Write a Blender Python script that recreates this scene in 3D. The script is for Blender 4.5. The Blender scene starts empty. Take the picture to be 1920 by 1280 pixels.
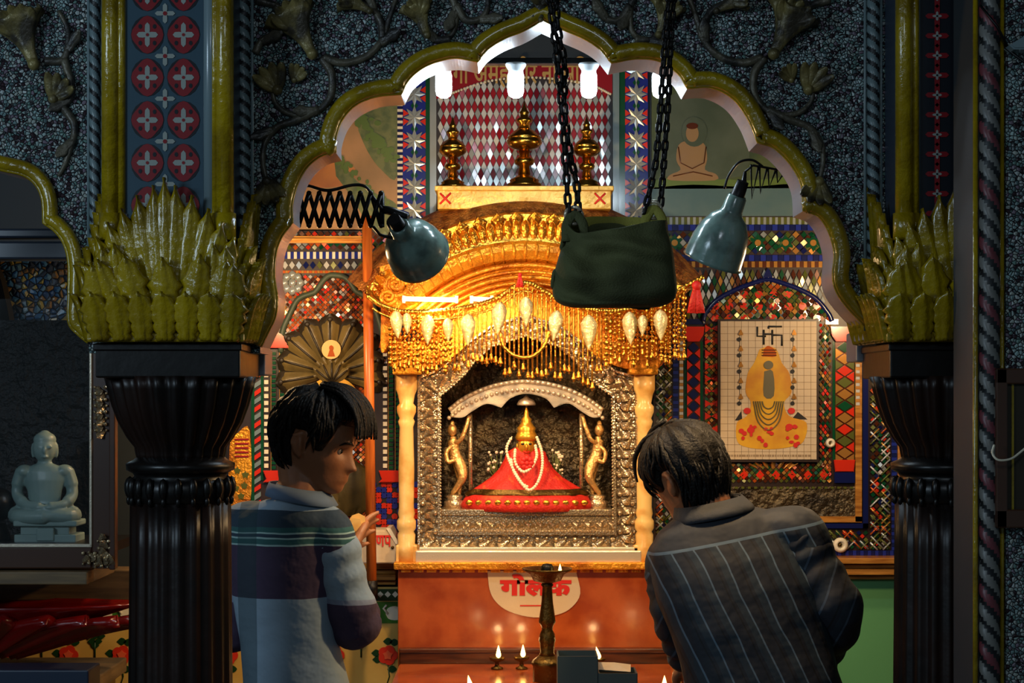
import bpy, bmesh, math, random
from mathutils import Vector, Matrix, Euler, noise
random.seed(7)
SC = bpy.context.scene
COL = SC.collection
PI = math.pi
F = 3200.0          # focal length in pixels of a 1920 wide frame
HZ = 740.0          # image row of the horizon
CX = 960.0
EYE = 1.6

def P(px, py, y):
    return Vector(((px-CX)/F*y, y, EYE+(HZ-py)/F*y))
def S(px, y):       # size in metres of px pixels at depth y
    return px/F*y

# ------------------------------------------------------------------ materials
def lin(c):
    return tuple(((v/255)/12.92 if v/255 <= .04045 else ((v/255+.055)/1.055)**2.4) for v in c)
MATS = {}
def mat(name, col, rough=.5, metal=0, bump=None, spots=None, coat=0, emit=None, spec=.5, trans=0):
    """col sRGB 0-255; bump=(scale,strength[,kind]); spots=(scale, col2, lo, hi)"""
    m = bpy.data.materials.new(name); m.use_nodes = True
    nt = m.node_tree; b = nt.nodes['Principled BSDF']
    b.inputs['Base Color'].default_value = (*lin(col), 1)
    b.inputs['Roughness'].default_value = rough
    b.inputs['Metallic'].default_value = metal
    b.inputs['Specular IOR Level'].default_value = spec
    if coat: b.inputs['Coat Weight'].default_value = coat; b.inputs['Coat Roughness'].default_value = .12
    if trans: b.inputs['Transmission Weight'].default_value = trans
    if emit:
        b.inputs['Emission Color'].default_value = (*lin(emit[0]), 1); b.inputs['Emission Strength'].default_value = emit[1]
    tc = nt.nodes.new('ShaderNodeTexCoord')
    if spots:
        n = nt.nodes.new('ShaderNodeTexNoise'); n.inputs['Scale'].default_value = spots[0]; n.inputs['Detail'].default_value = 5
        nt.links.new(tc.outputs['Object'], n.inputs['Vector'])
        r = nt.nodes.new('ShaderNodeValToRGB')
        r.color_ramp.elements[0].position = spots[2]; r.color_ramp.elements[1].position = spots[3]
        r.color_ramp.elements[0].color = (*lin(col), 1); r.color_ramp.elements[1].color = (*lin(spots[1]), 1)
        nt.links.new(n.outputs['Fac'], r.inputs['Fac']); nt.links.new(r.outputs['Color'], b.inputs['Base Color'])
    if bump:
        kind = bump[2] if len(bump) > 2 else 'n'
        if kind == 'v':
            n = nt.nodes.new('ShaderNodeTexVoronoi'); out = n.outputs['Distance']
        else:
            n = nt.nodes.new('ShaderNodeTexNoise'); n.inputs['Detail'].default_value = 4; out = n.outputs['Fac']
        n.inputs['Scale'].default_value = bump[0]
        nt.links.new(tc.outputs['Object'], n.inputs['Vector'])
        bp = nt.nodes.new('ShaderNodeBump'); bp.inputs['Strength'].default_value = bump[1]; bp.inputs['Distance'].default_value = .02
        nt.links.new(out, bp.inputs['Height']); nt.links.new(bp.outputs['Normal'], b.inputs['Normal'])
    MATS[name] = m
    return m

def mosaic_mat(name, cols, grout, scale, rough=.25, gw=.06, big=None):
    """random coloured chips set in grout; big=(scale, colour, radius) adds round rosettes"""
    m = bpy.data.materials.new(name); m.use_nodes = True
    nt = m.node_tree; N = nt.nodes; L = nt.links; b = N['Principled BSDF']
    tc = N.new('ShaderNodeTexCoord')
    v = N.new('ShaderNodeTexVoronoi'); v.inputs['Scale'].default_value = scale
    e = N.new('ShaderNodeTexVoronoi'); e.feature = 'DISTANCE_TO_EDGE'; e.inputs['Scale'].default_value = scale
    L.new(tc.outputs['Object'], v.inputs['Vector']); L.new(tc.outputs['Object'], e.inputs['Vector'])
    sp = N.new('ShaderNodeSeparateColor'); L.new(v.outputs['Color'], sp.inputs['Color'])
    r = N.new('ShaderNodeValToRGB'); r.color_ramp.interpolation = 'CONSTANT'
    els = r.color_ramp.elements
    for i, c in enumerate(cols):
        el = els[i] if i < 2 else els.new(i/len(cols))
        el.position = i/len(cols); el.color = (*lin(c), 1)
    L.new(sp.outputs[0], r.inputs['Fac'])
    col = r.outputs['Color']
    if big:
        vb = N.new('ShaderNodeTexVoronoi'); vb.inputs['Scale'].default_value = big[0]
        L.new(tc.outputs['Object'], vb.inputs['Vector'])
        lt = N.new('ShaderNodeMath'); lt.operation = 'LESS_THAN'; lt.inputs[1].default_value = big[2]
        L.new(vb.outputs['Distance'], lt.inputs[0])
        mx = N.new('ShaderNodeMixRGB'); mx.inputs[2].default_value = (*lin(big[1]), 1)
        ml = N.new('ShaderNodeMath'); ml.operation = 'MULTIPLY'; ml.inputs[1].default_value = .75
        L.new(lt.outputs[0], ml.inputs[0]); L.new(ml.outputs[0], mx.inputs[0]); L.new(col, mx.inputs[1]); col = mx.outputs[0]
    ge = N.new('ShaderNodeMath'); ge.operation = 'LESS_THAN'; ge.inputs[1].default_value = gw
    L.new(e.outputs['Distance'], ge.inputs[0])
    mg = N.new('ShaderNodeMixRGB'); mg.inputs[2].default_value = (*lin(grout), 1)
    L.new(ge.outputs[0], mg.inputs[0]); L.new(col, mg.inputs[1]); L.new(mg.outputs[0], b.inputs['Base Color'])
    b.inputs['Roughness'].default_value = rough
    nm = N.new('ShaderNodeBump'); nm.inputs['Strength'].default_value = .6; nm.inputs['Distance'].default_value = .01
    mm = N.new('ShaderNodeMath'); mm.operation = 'ADD'
    L.new(e.outputs['Distance'], mm.inputs[0]); L.new(sp.outputs[1], mm.inputs[1])
    L.new(mm.outputs[0], nm.inputs['Height']); L.new(nm.outputs['Normal'], b.inputs['Normal'])
    MATS[name] = m
    return m

def wood_mat(name, c1, c2, scale=6, rough=.35, rot=(0, 0, 0), stretch=(1, 1, 12), coat=0):
    m = bpy.data.materials.new(name); m.use_nodes = True
    nt = m.node_tree; N = nt.nodes; L = nt.links; b = N['Principled BSDF']
    tc = N.new('ShaderNodeTexCoord'); mp = N.new('ShaderNodeMapping'); mp.inputs['Scale'].default_value = stretch
    n = N.new('ShaderNodeTexNoise'); n.inputs['Scale'].default_value = scale; n.inputs['Detail'].default_value = 6
    L.new(tc.outputs['Object'], mp.inputs['Vector']); L.new(mp.outputs['Vector'], n.inputs['Vector'])
    r = N.new('ShaderNodeValToRGB'); r.color_ramp.elements[0].position = .35; r.color_ramp.elements[1].position = .68
    r.color_ramp.elements[0].color = (*lin(c1), 1); r.color_ramp.elements[1].color = (*lin(c2), 1)
    L.new(n.outputs['Fac'], r.inputs['Fac']); L.new(r.outputs['Color'], b.inputs['Base Color'])
    b.inputs['Roughness'].default_value = rough
    if coat: b.inputs['Coat Weight'].default_value = coat; b.inputs['Coat Roughness'].default_value = .1
    MATS[name] = m
    return m

# ------------------------------------------------------------------ mesh builder
class MB:
    def __init__(s): s.v = []; s.f = []; s.m = []; s.sm = []
    def add(s, vs, fs, mi=0, smooth=True):
        o = len(s.v); s.v += [Vector(v) for v in vs]
        for f in fs: s.f.append([i+o for i in f]); s.m.append(mi); s.sm.append(smooth)
    def box(s, c, d, mi=0, rot=None, bev=0):
        bm = bmesh.new(); bmesh.ops.create_cube(bm, size=1)
        for v in bm.verts: v.co = Vector((v.co.x*d[0], v.co.y*d[1], v.co.z*d[2]))
        if bev: bmesh.ops.bevel(bm, geom=bm.edges[:], offset=bev, segments=2, affect='EDGES', profile=.5)
        R = Euler(rot).to_matrix() if rot else Matrix.Identity(3)
        bm.verts.index_update()
        s.add([R@v.co+Vector(c) for v in bm.verts], [[v.index for v in f.verts] for f in bm.faces], mi, False); bm.free()
    def boxpx(s, x0, y0, x1, y1, Y, dep, mi=0, bev=0):
        """a box whose front face (at depth Y) covers the given picture rectangle; runs back by dep"""
        a = P(x0, y0, Y); b = P(x1, y1, Y)
        s.box(((a.x+b.x)/2, Y+dep/2, (a.z+b.z)/2), (abs(b.x-a.x), dep, abs(a.z-b.z)), mi, None, bev)
    def prism(s, pts, y0, y1, mi=0, mi_side=None, smooth=False, bev=0):
        """closed outline [(x,z)] in the XZ plane extruded from y0 (front) to y1"""
        bm = bmesh.new()
        vs = [bm.verts.new((p[0], y0, p[1])) for p in pts]
        f = bm.faces.new(vs); bm.normal_update()
        if f.normal.y > 0: f.normal_flip()
        r = bmesh.ops.extrude_face_region(bm, geom=[f])
        nv = [g for g in r['geom'] if isinstance(g, bmesh.types.BMVert)]
        for v in nv: v.co.y = y1
        bmesh.ops.recalc_face_normals(bm, faces=bm.faces[:])
        if bev: bmesh.ops.bevel(bm, geom=[e for e in bm.edges if all(abs(v.co.y-y0) < 1e-6 for v in e.verts)], offset=bev, segments=2, affect='EDGES')
        bmesh.ops.triangulate(bm, faces=[f for f in bm.faces if len(f.verts) > 4])
        bm.verts.index_update()
        for fc in bm.faces:
            side = abs(fc.normal.y) < .5
            s.f.append([v.index+len(s.v) for v in fc.verts]); s.m.append((mi if mi_side is None or not side else mi_side)); s.sm.append(smooth)
        s.v += [v.co.copy() for v in bm.verts]; bm.free()
    def ppx(s, pts, Y, dep, mi=0, bev=0):
        q = [P(a, b, Y) for a, b in pts]
        s.prism([(v.x, v.z) for v in q], Y, Y+dep, mi, bev=bev)
    def tube(s, pts, r, n=8, mi=0, caps=True, closed=False, flat=1.0):
        pts = [Vector(p) for p in pts]; k = len(pts)
        rr = r if isinstance(r, (list, tuple)) else [r]*k
        up = None; o = len(s.v)
        for i, p in enumerate(pts):
            if closed: t = pts[(i+1) % k]-pts[i-1]
            else: t = pts[min(i+1, k-1)]-pts[max(i-1, 0)]
            if t.length < 1e-9: t = Vector((0, 0, 1))
            t.normalize()
            if up is None:
                up = Vector((0, 1, 0)) if abs(t.y) < .9 else Vector((1, 0, 0))
            a = up-t*up.dot(t)
            if a.length < 1e-6: a = t.orthogonal()
            a.normalize(); up = a; b = t.cross(a)
            for j in range(n):
                w = 2*PI*j/n
                s.v.append(p+a*math.cos(w)*rr[i]*flat+b*math.sin(w)*rr[i])
        for i in range(k if closed else k-1):
            i2 = (i+1) % k
            for j in range(n):
                s.f.append([o+i*n+j, o+i*n+(j+1) % n, o+i2*n+(j+1) % n, o+i2*n+j]); s.m.append(mi); s.sm.append(True)
        if caps and not closed:
            s.f.append([o+j for j in range(n)][::-1]); s.m.append(mi); s.sm.append(True)
            s.f.append([o+(k-1)*n+j for j in range(n)]); s.m.append(mi); s.sm.append(True)
    def lathe(s, prof, c, n=24, mi=0, R=None, flute=None):
        """prof [(r,z)] turned round the z axis through c; R tilts it; flute=(count, depth)"""
        o = len(s.v); c = Vector(c)
        for r, z in prof:
            for j in range(n):
                w = 2*PI*j/n
                q = r*(1-(flute[1]*abs(math.cos(w*flute[0]/2))**2 if flute else 0))
                v = Vector((q*math.cos(w), q*math.sin(w), z))
                s.v.append(c+(R@v if R else v))
        for i in range(len(prof)-1):
            for j in range(n):
                s.f.append([o+i*n+j, o+i*n+(j+1) % n, o+(i+1)*n+(j+1) % n, o+(i+1)*n+j]); s.m.append(mi); s.sm.append(True)
        if prof[0][0] > 1e-5: s.f.append([o+j for j in range(n)][::-1]); s.m.append(mi); s.sm.append(False)
        if prof[-1][0] > 1e-5: s.f.append([o+(len(prof)-1)*n+j for j in range(n)]); s.m.append(mi); s.sm.append(False)
    def ball(s, c, r, n=12, mi=0, R=None, m2=None):
        r = r if isinstance(r, (tuple, list)) else (r, r, r); c = Vector(c); m2 = m2 or n//2+1
        o = len(s.v)
        for i in range(m2+1):
            t = PI*i/m2
            for j in range(n):
                w = 2*PI*j/n
                v = Vector((r[0]*math.sin(t)*math.cos(w), r[1]*math.sin(t)*math.sin(w), r[2]*math.cos(t)))
                s.v.append(c+(R@v if R else v))
        for i in range(m2):
            for j in range(n):
                s.f.append([o+i*n+j, o+(i+1)*n+j, o+(i+1)*n+(j+1) % n, o+i*n+(j+1) % n]); s.m.append(mi); s.sm.append(True)
    def loft(s, rings, mi=0, caps=True, closed=True, smooth=True):
        o = len(s.v); n = len(rings[0])
        for r in rings: s.v += [Vector(p) for p in r]
        for i in range(len(rings)-1):
            for j in range(n if closed else n-1):
                s.f.append([o+i*n+j, o+i*n+(j+1) % n, o+(i+1)*n+(j+1) % n, o+(i+1)*n+j]); s.m.append(mi); s.sm.append(smooth)
        if caps and closed:
            s.f.append([o+j for j in range(n)][::-1]); s.m.append(mi); s.sm.append(smooth)
            s.f.append([o+(len(rings)-1)*n+j for j in range(n)]); s.m.append(mi); s.sm.append(smooth)
    def quad(s, pts, mi=0): s.add(pts, [[0, 1, 2, 3]], mi, False)
    def build(s, name, mats, parent=None, **props):
        me = bpy.data.meshes.new(name)
        off = ROOT.get(parent.name, Vector()) if parent else Vector()
        me.from_pydata([tuple(v-off) for v in s.v], [], s.f)
        for m in (mats if isinstance(mats, (list, tuple)) else [mats]): me.materials.append(m)
        me.polygons.foreach_set('material_index', s.m); me.polygons.foreach_set('use_smooth', s.sm)
        me.validate(); me.update()
        ob = bpy.data.objects.new(name, me); COL.objects.link(ob)
        if parent: ob.parent = parent; ROOT[ob.name] = off
        for k, v in props.items(): ob[k] = v
        return ob

ROOT = {}
def thing(name, label, cat, loc, group=None):
    o = bpy.data.objects.new(name, None); COL.objects.link(o); o.location = loc; o.empty_display_size = .05
    ROOT[o.name] = Vector(loc)
    o['label'] = label; o['category'] = cat
    if group: o['group'] = group
    return o
def tag(o, label, cat, group=None):
    o['label'] = label; o['category'] = cat
    if group: o['group'] = group
    return o
def struct(o): o['kind'] = 'structure'; return o
def centre(ob):
    """origin of a one-mesh thing moved to its own centre"""
    me = ob.data; c = sum((v.co for v in me.vertices), Vector())/max(1, len(me.vertices))
    for v in me.vertices: v.co -= c
    ob.location = c; return ob
def copy_tree(o, loc, label, parent=None):
    c = o.copy(); COL.objects.link(c)
    if parent: c.parent = parent
    else: c.location = loc; c['label'] = label
    for ch in list(o.children): copy_tree(ch, None, None, c)
    return c
def smooth_mod(o, lv=1):
    m = o.modifiers.new('sub', 'SUBSURF'); m.levels = lv; m.render_levels = lv; return o
def spline(pts, n=8):
    """Catmull-Rom through pts"""
    pts = [Vector(p) for p in pts]; out = []
    q = [pts[0]*2-pts[1]]+pts+[pts[-1]*2-pts[-2]]
    for i in range(1, len(q)-2):
        for k in range(n):
            t = k/n; a, b, c, d = q[i-1], q[i], q[i+1], q[i+2]
            out.append(.5*((2*b)+(c-a)*t+(2*a-5*b+4*c-d)*t*t+(3*b-a-3*c+d)*t**3))
    out.append(pts[-1]); return out
def sp2(pts, n=8):
    return [(v.x, v.y) for v in spline([(a, b, 0) for a, b in pts], n)]
def text_mesh(body, size, c, mname, parent, m, depth=.0015, bold=0, rx=PI/2, width=None, label=None):
    cu = bpy.data.curves.new('lettering', 'FONT'); cu.body = body; cu.size = size; cu.align_x = 'CENTER'; cu.align_y = 'CENTER'
    cu.extrude = depth; cu.offset = bold
    ob = bpy.data.objects.new('tmp', cu); COL.objects.link(ob)
    dg = bpy.context.evaluated_depsgraph_get()
    me = bpy.data.meshes.new_from_object(ob.evaluated_get(dg)); bpy.data.objects.remove(ob)
    b = MB(); w = max(v.co.x for v in me.vertices)-min(v.co.x for v in me.vertices)
    k = (width/w) if width else 1
    R = Euler((rx, 0, 0)).to_matrix()
    b.add([Vector(c)+R@Vector((v.co.x*k, v.co.y, v.co.z)) for v in me.vertices], [list(p.vertices) for p in me.polygons], 0, False)
    o = b.build(mname, m, parent)
    if label: o['label'] = label
    return o

# lattice of small slanted mirror chips on a plate: one mesh, one part
def lattice(b, x0, y0, x1, y1, Y, cw, ch, pal, tilt=.12, gap=.82, inside=None, rnd=random, pattern=None, shape='d'):
    nx = max(1, round((x1-x0)/cw)); ny = max(1, round((y1-y0)/ch)); cw = (x1-x0)/nx; ch = (y1-y0)/ny
    rows = range(ny*2-1) if shape == 'd' else range(ny)
    for r in rows:
        if shape == 'd': cy = y0+ch*(r+1)/2; sh = r % 2
        else: cy = y0+ch*(r+.5); sh = 0
        for k in range(nx-(sh if shape == 'd' else 0)):
            cx = x0+cw*(k+.5+(.5*sh if shape == 'd' else 0))
            if inside and not inside(cx, cy): continue
            mi = pattern(r, k) if pattern else rnd.choice(pal)
            if mi is None: continue
            c = P(cx, cy, Y-.004); w = S(cw, Y)/2*gap; h = S(ch, Y)/2*gap
            R = Euler((rnd.gauss(0, tilt), 0, rnd.gauss(0, tilt))).to_matrix()
            if shape == 'd': q = [(0, 0, -h), (w, 0, 0), (0, 0, h), (-w, 0, 0)]
            else: q = [(-w, 0, -h), (w, 0, -h), (w, 0, h), (-w, 0, h)]
            b.quad([c+R@Vector(p) for p in q], mi)
def in_poly(pts):
    def f(x, y):
        c = False; j = len(pts)-1
        for i in range(len(pts)):
            if (pts[i][1] > y) != (pts[j][1] > y) and x < (pts[j][0]-pts[i][0])*(y-pts[i][1])/(pts[j][1]-pts[i][1])+pts[i][0]: c = not c
            j = i
        return c
    return f
# ------------------------------------------------------------------ camera, world, colours
cam_d = bpy.data.cameras.new('camera'); cam = bpy.data.objects.new('camera', cam_d); COL.objects.link(cam)
cam.location = (0, 0, EYE); cam.rotation_euler = (PI/2, 0, 0)
cam_d.sensor_width = 36; cam_d.lens = F/1920*36; cam_d.shift_y = (HZ-640)/1920
cam_d.clip_start = .05
SC.camera = cam
w = bpy.data.worlds.new('world'); SC.world = w; w.use_nodes = True
w.node_tree.nodes['Background'].inputs['Color'].default_value = (.42, .62, .72, 1)
w.node_tree.nodes['Background'].inputs['Strength'].default_value = .10
SC.view_settings.view_transform = 'Standard'; SC.view_settings.look = 'None'; SC.view_settings.gamma = 1
SC.view_settings.exposure = 0

mat('gold_paint', (172, 146, 12), .22, 0, (60, .25), (9, (134, 110, 8), .4, .65), coat=.6)
mat('gold_metal', (240, 178, 70), .28, 1, (90, .3))
mat('gold_leafing', (236, 160, 40), .34, .55, (110, .35), (14, (176, 92, 14), .45, .7))
mat('dark_gold', (176, 112, 50), .4, .4, (120, .4, 'v'), (30, (112, 56, 24), .4, .6))
mat('brass', (205, 150, 62), .22, 1)
mat('old_brass', (92, 72, 34), .34, .9, (120, .2))
mat('silver', (190, 168, 134), .24, .75, (160, .18, 'v'))
mat('plain_silver', (226, 212, 188), .28, .5, (300, .1))
mat('black_stone', (16, 13, 12), .34, 0, (14, .08), spec=.4)
mat('brown_stone', (34, 18, 12), .38, 0, (14, .1), (8, (18, 11, 9), .4, .6), spec=.35)
mat('black_metal', (18, 18, 20), .4, .6)
mat('chain_iron', (34, 33, 33), .38, .8, (80, .2))
mat('grey_enamel', (112, 140, 132), .22, 0, (25, .1), (18, (84, 104, 98), .45, .6), coat=.5)
mat('relief_bronze', (138, 124, 74), .4, .2, (40, .3), (16, (60, 54, 42), .4, .6))
mat('relief_stem', (98, 92, 76), .42, .2, (40, .3), (16, (48, 46, 44), .4, .6))
mosaic_mat('glass_mosaic', [(150, 172, 170), (118, 144, 146), (176, 186, 186), (84, 104, 108), (124, 112, 126), (104, 136, 130), (54, 38, 44), (164, 174, 168)], (20, 16, 22), 140, .3, .1, (16, (160, 190, 190), .28))
mat('intrados_paint', (146, 144, 150), .3, 0, (8, .1))
mat('dark_plaster', (36, 46, 54), .6)
mat('blue_paint', (52, 62, 78), .35)
mat('pale_blue_paint', (116, 136, 142), .28, coat=.4)
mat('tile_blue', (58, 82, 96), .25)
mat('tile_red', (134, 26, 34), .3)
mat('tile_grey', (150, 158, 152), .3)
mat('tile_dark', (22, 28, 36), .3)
mat('rope_blue', (112, 132, 136), .35)
mat('rope_dark', (20, 24, 28), .5)
mat('rope_pink', (112, 52, 60), .4)
mat('rope_grey', (116, 116, 112), .4)
mat('floor_stone', (70, 62, 54), .25, 0, None, (5, (92, 84, 74), .4, .6))
mat('green_wall', (96, 160, 104), .5, 0, (10, .05))
wood_mat('red_wood', (156, 66, 22), (200, 100, 40), 5, .18, stretch=(14, 1, 1.2), coat=.5)
mat('red_stone', (178, 88, 42), .2, 0, (30, .04), (10, (150, 64, 28), .4, .62), coat=.4)
wood_mat('dark_wood', (54, 26, 14), (92, 46, 22), 7, .3, stretch=(1.5, 1, 12))
wood_mat('gold_wood', (150, 92, 34), (206, 146, 66), 7, .3, stretch=(1.5, 1, 12))
wood_mat('pole_wood', (150, 66, 20), (206, 112, 44), 6, .35, stretch=(12, 12, 1))
wood_mat('plain_wood', (92, 74, 52), (132, 106, 70), 6, .5, stretch=(1.2, 1, 10))
mat('cream_marble', (238, 196, 120), .3, 0, (20, .1), (14, (206, 146, 66), .5, .72))

WF, WT = 3.72, .15      # the arcaded wall: depth of its face, thickness
WB = 5.25               # the wall behind the shrine

# ------------------------------------------------------------------ arcaded wall
def lobes(segs, n=6):
    out = []
    for s in segs:
        q = sp2(s, n)
        out += q if not out else q[1:] if q[0] == out[-1] else q
    return out
arch_l = lobes([[(488, 650), (500, 625), (515, 592), (518, 556), (513, 520), (515, 480), (525, 446), (547, 416)],
                [(547, 416), (546, 385), (556, 345), (574, 313), (600, 292), (628, 284)],
                [(628, 284), (628, 258), (640, 224), (664, 197), (703, 180), (751, 175)],
                [(751, 175), (765, 148), (792, 125), (824, 112), (857, 107), (895, 114)],
                [(895, 114), (914, 90), (946, 70), (982, 56), (1018, 36)]])
arch_r = lobes([[(1018, 36), (1057, 54), (1096, 71), (1125, 90), (1147, 116)],
                [(1147, 116), (1195, 108), (1237, 113), (1272, 136), (1290, 164)],
                [(1290, 164), (1335, 163), (1376, 184), (1404, 222), (1422, 266)],
                [(1422, 266), (1452, 276), (1484, 308), (1504, 346), (1508, 394)],
                [(1508, 394), (1535, 404), (1555, 433), (1566, 475), (1563, 516), (1569, 544), (1587, 572), (1624, 612)]])
arch_c = arch_l+arch_r[1:]
arch_s = lobes([[(-420, 420), (-360, 330), (-240, 300), (-120, 290), (0, 318), (45, 329), (69, 349), (80, 377), (82, 418)],
                [(82, 418), (103, 433), (120, 457), (129, 494), (129, 552), (129, 604), (146, 626), (165, 642)]])
outline = [(-420, -330), (2300, -330), (2300, 648), (1645, 648), (1624, 636)]+arch_c[::-1]+[(488, 662), (168, 662)]+arch_s[::-1]
b = MB()
q = [P(x, y, WF) for x, y in outline]
b.prism([(v.x, v.z) for v in q], WF, WF+WT, 0, 1)
struct(b.build('wall_front', [MATS['glass_mosaic'], MATS['intrados_paint']]))

def moulding(path, name, side=1, off=14, r=15):
    """rounded gold moulding that follows the arch edge on the face of the wall"""
    bb = MB(); n = len(path); out = []
    for i in range(n):
        a = path[max(i-1, 0)]; c = path[min(i+1, n-1)]
        dx, dy = c[0]-a[0], c[1]-a[1]; l = math.hypot(dx, dy) or 1
        out.append((path[i][0]+dy/l*off*side, path[i][1]-dx/l*off*side))
    bb.tube([P(x, y, WF-.006) for x, y in out], S(r, WF), 12)
    inner = [(path[i][0]+(out[i][0]-path[i][0])*.12, path[i][1]+(out[i][1]-path[i][1])*.12) for i in range(n)]
    bb.tube([P(x, y, WF-.003) for x, y in inner], S(r*.36, WF), 8)
    return struct(bb.build(name, MATS['gold_paint']))
moulding(arch_c, 'trim_1')
moulding(arch_s, 'trim_2', 1, 14, 13)

# impost block seen under the right end of the arch, and its twin on the left
for n, (x0, x1, y0, y1) in enumerate([(1606, 1662, 622, 678), (470, 497, 652, 704)]):
    bb = MB(); bb.boxpx(x0, y0, x1, y1, WF+.14, .12, 0, .004)
    struct(bb.build('trim_%d' % (n+3), MATS['intrados_paint']))

def rope(b, x, y, z0, z1, r, pitch, strands, mis, n=18):
    """twisted moulding; each strand a material"""
    k = int((z1-z0)/pitch*10); o = len(b.v)
    for i in range(k+1):
        z = z0+(z1-z0)*i/k; ph = 2*PI*(z-z0)/(pitch*strands)
        for j in range(n):
            w = 2*PI*j/n; q = r*(.84+.2*abs(math.sin((w+ph)*strands/2)))
            b.v.append(Vector((x+q*math.cos(w), y+q*math.sin(w), z)))
    for i in range(k):
        ph = 2*PI*(z1-z0)*i/k/(pitch*strands)
        for j in range(n):
            st = ((2*PI*j/n+ph)*strands/(2*PI)) % strands
            fr = st % 1
            mi = mis[-1] if (fr < .2 or fr > .8) else mis[int(st) % (len(mis)-1)]
            b.f.append([o+i*n+j, o+i*n+(j+1) % n, o+(i+1)*n+(j+1) % n, o+(i+1)*n+j]); b.m.append(mi); b.sm.append(True)
ztop = P(0, -330, WF).z
n = 5
for px, yb, r in [(457, 640, 13), (179, 600, 10), (1637, 620, 12)]:
    bb = MB(); rope(bb, P(px, 0, WF).x, WF-.004, P(0, yb, WF).z, ztop, S(r, WF), S(24, WF), 2, [0, 0, 1])
    for dx in (-r-3, r+3):
        bb.tube([P(px+dx, yb, WF-.003), P(px+dx, -330, WF-.003)], S(3, WF), 6, 0)
    struct(bb.build('trim_%d' % n, [MATS['rope_blue'], MATS['rope_dark']])); n += 1

# ------------------------------------------------------------------ columns
def leaf(b, base, up, side, out, L, W, bulge, curl, lob=5, mi=0, nu=15, nv=9, pinch=.55):
    """one acanthus leaf: ribbed, lobed and rolled over at the tip"""
    up, side, out = Vector(up).normalized(), Vector(side).normalized(), Vector(out).normalized()
    o = len(b.v)
    for i in range(nu):
        u = i/(nu-1)
        w = W*(pinch+(1-pinch)*math.sin(min(1, u*1.25)*PI*.5))*(1 if u < .55 else max(.0, 1-((u-.55)/.45)**2.2))*(1+.16*math.sin(u*lob*2*PI))
        h = L*(u-curl*.35*max(0, u-.6)**2*4)
        d = bulge*math.sin(u*PI*.5)+curl*L*max(0, u-.45)**2*1.8
        for j in range(nv):
            t = 2*j/(nv-1)-1
            rib = .06*W*math.cos(t*PI*3)*(1-.4*u)+.10*W*(1-abs(t))
            b.v.append(Vector(base)+up*h+side*(w*t*.5)+out*(d+rib-.22*W*t*t*.5))
    for i in range(nu-1):
        for j in range(nv-1):
            b.f.append([o+i*nv+j, o+i*nv+j+1, o+(i+1)*nv+j+1, o+(i+1)*nv+j]); b.m.append(mi); b.sm.append(True)

def floral(b, x0, y0, x1, y1, Y, style):
    b.boxpx(x0, y0, x1, y1, Y, .012, 0)
    def disc(cx, cy, rx, ry, mi, dy, n=16, petal=0):
        v = [P(cx, cy, Y-dy)]
        for j in range(n):
            w = 2*PI*j/n; q = 1+petal*math.cos(4*w)
            v.append(P(cx+rx*q*math.sin(w), cy-ry*q*math.cos(w), Y-dy))
        b.add(v, [[0, j+1, (j+1) % n+1] for j in range(n)], mi, False)
    if style == 0:
        y = y1-20
        for r in range(20):
            cy = y1-35-r*80
            if cy < y0+30: break
            for cx in (x0+.27*(x1-x0), x0+.74*(x1-x0)):
                disc(cx, cy, 31, 36, 3, .0012); disc(cx, cy, 28, 33, 1, .002, 24, .08)
                disc(cx, cy, 13, 15, 2, .003, 24, .55); disc(cx, cy, 3, 3, 1, .004)
                for a in range(4): disc(cx+19*math.cos(a*PI/2+PI/4), cy+22*math.sin(a*PI/2+PI/4), 3.5, 4.5, 3, .003, 8)
            for cx in (x0+.5*(x1-x0),): disc(cx, cy-40, 12, 12, 2, .002, 24, .6); disc(cx, cy-40, 4, 4, 1, .003)
    else:
        for r in range(40):
            cy = y1-20-r*37
            if cy < y0+15: break
            for cx in (x0+.22*(x1-x0), x0+.76*(x1-x0)):
                disc(cx, cy, 14, 14, 1, .002, 24, .6); disc(cx, cy, 6, 6, 2, .003, 24, .5); disc(cx, cy, 2, 2, 3, .004)
            disc(x0+.5*(x1-x0), cy+18, 6, 6, 2, .002, 24, .5)

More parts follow.
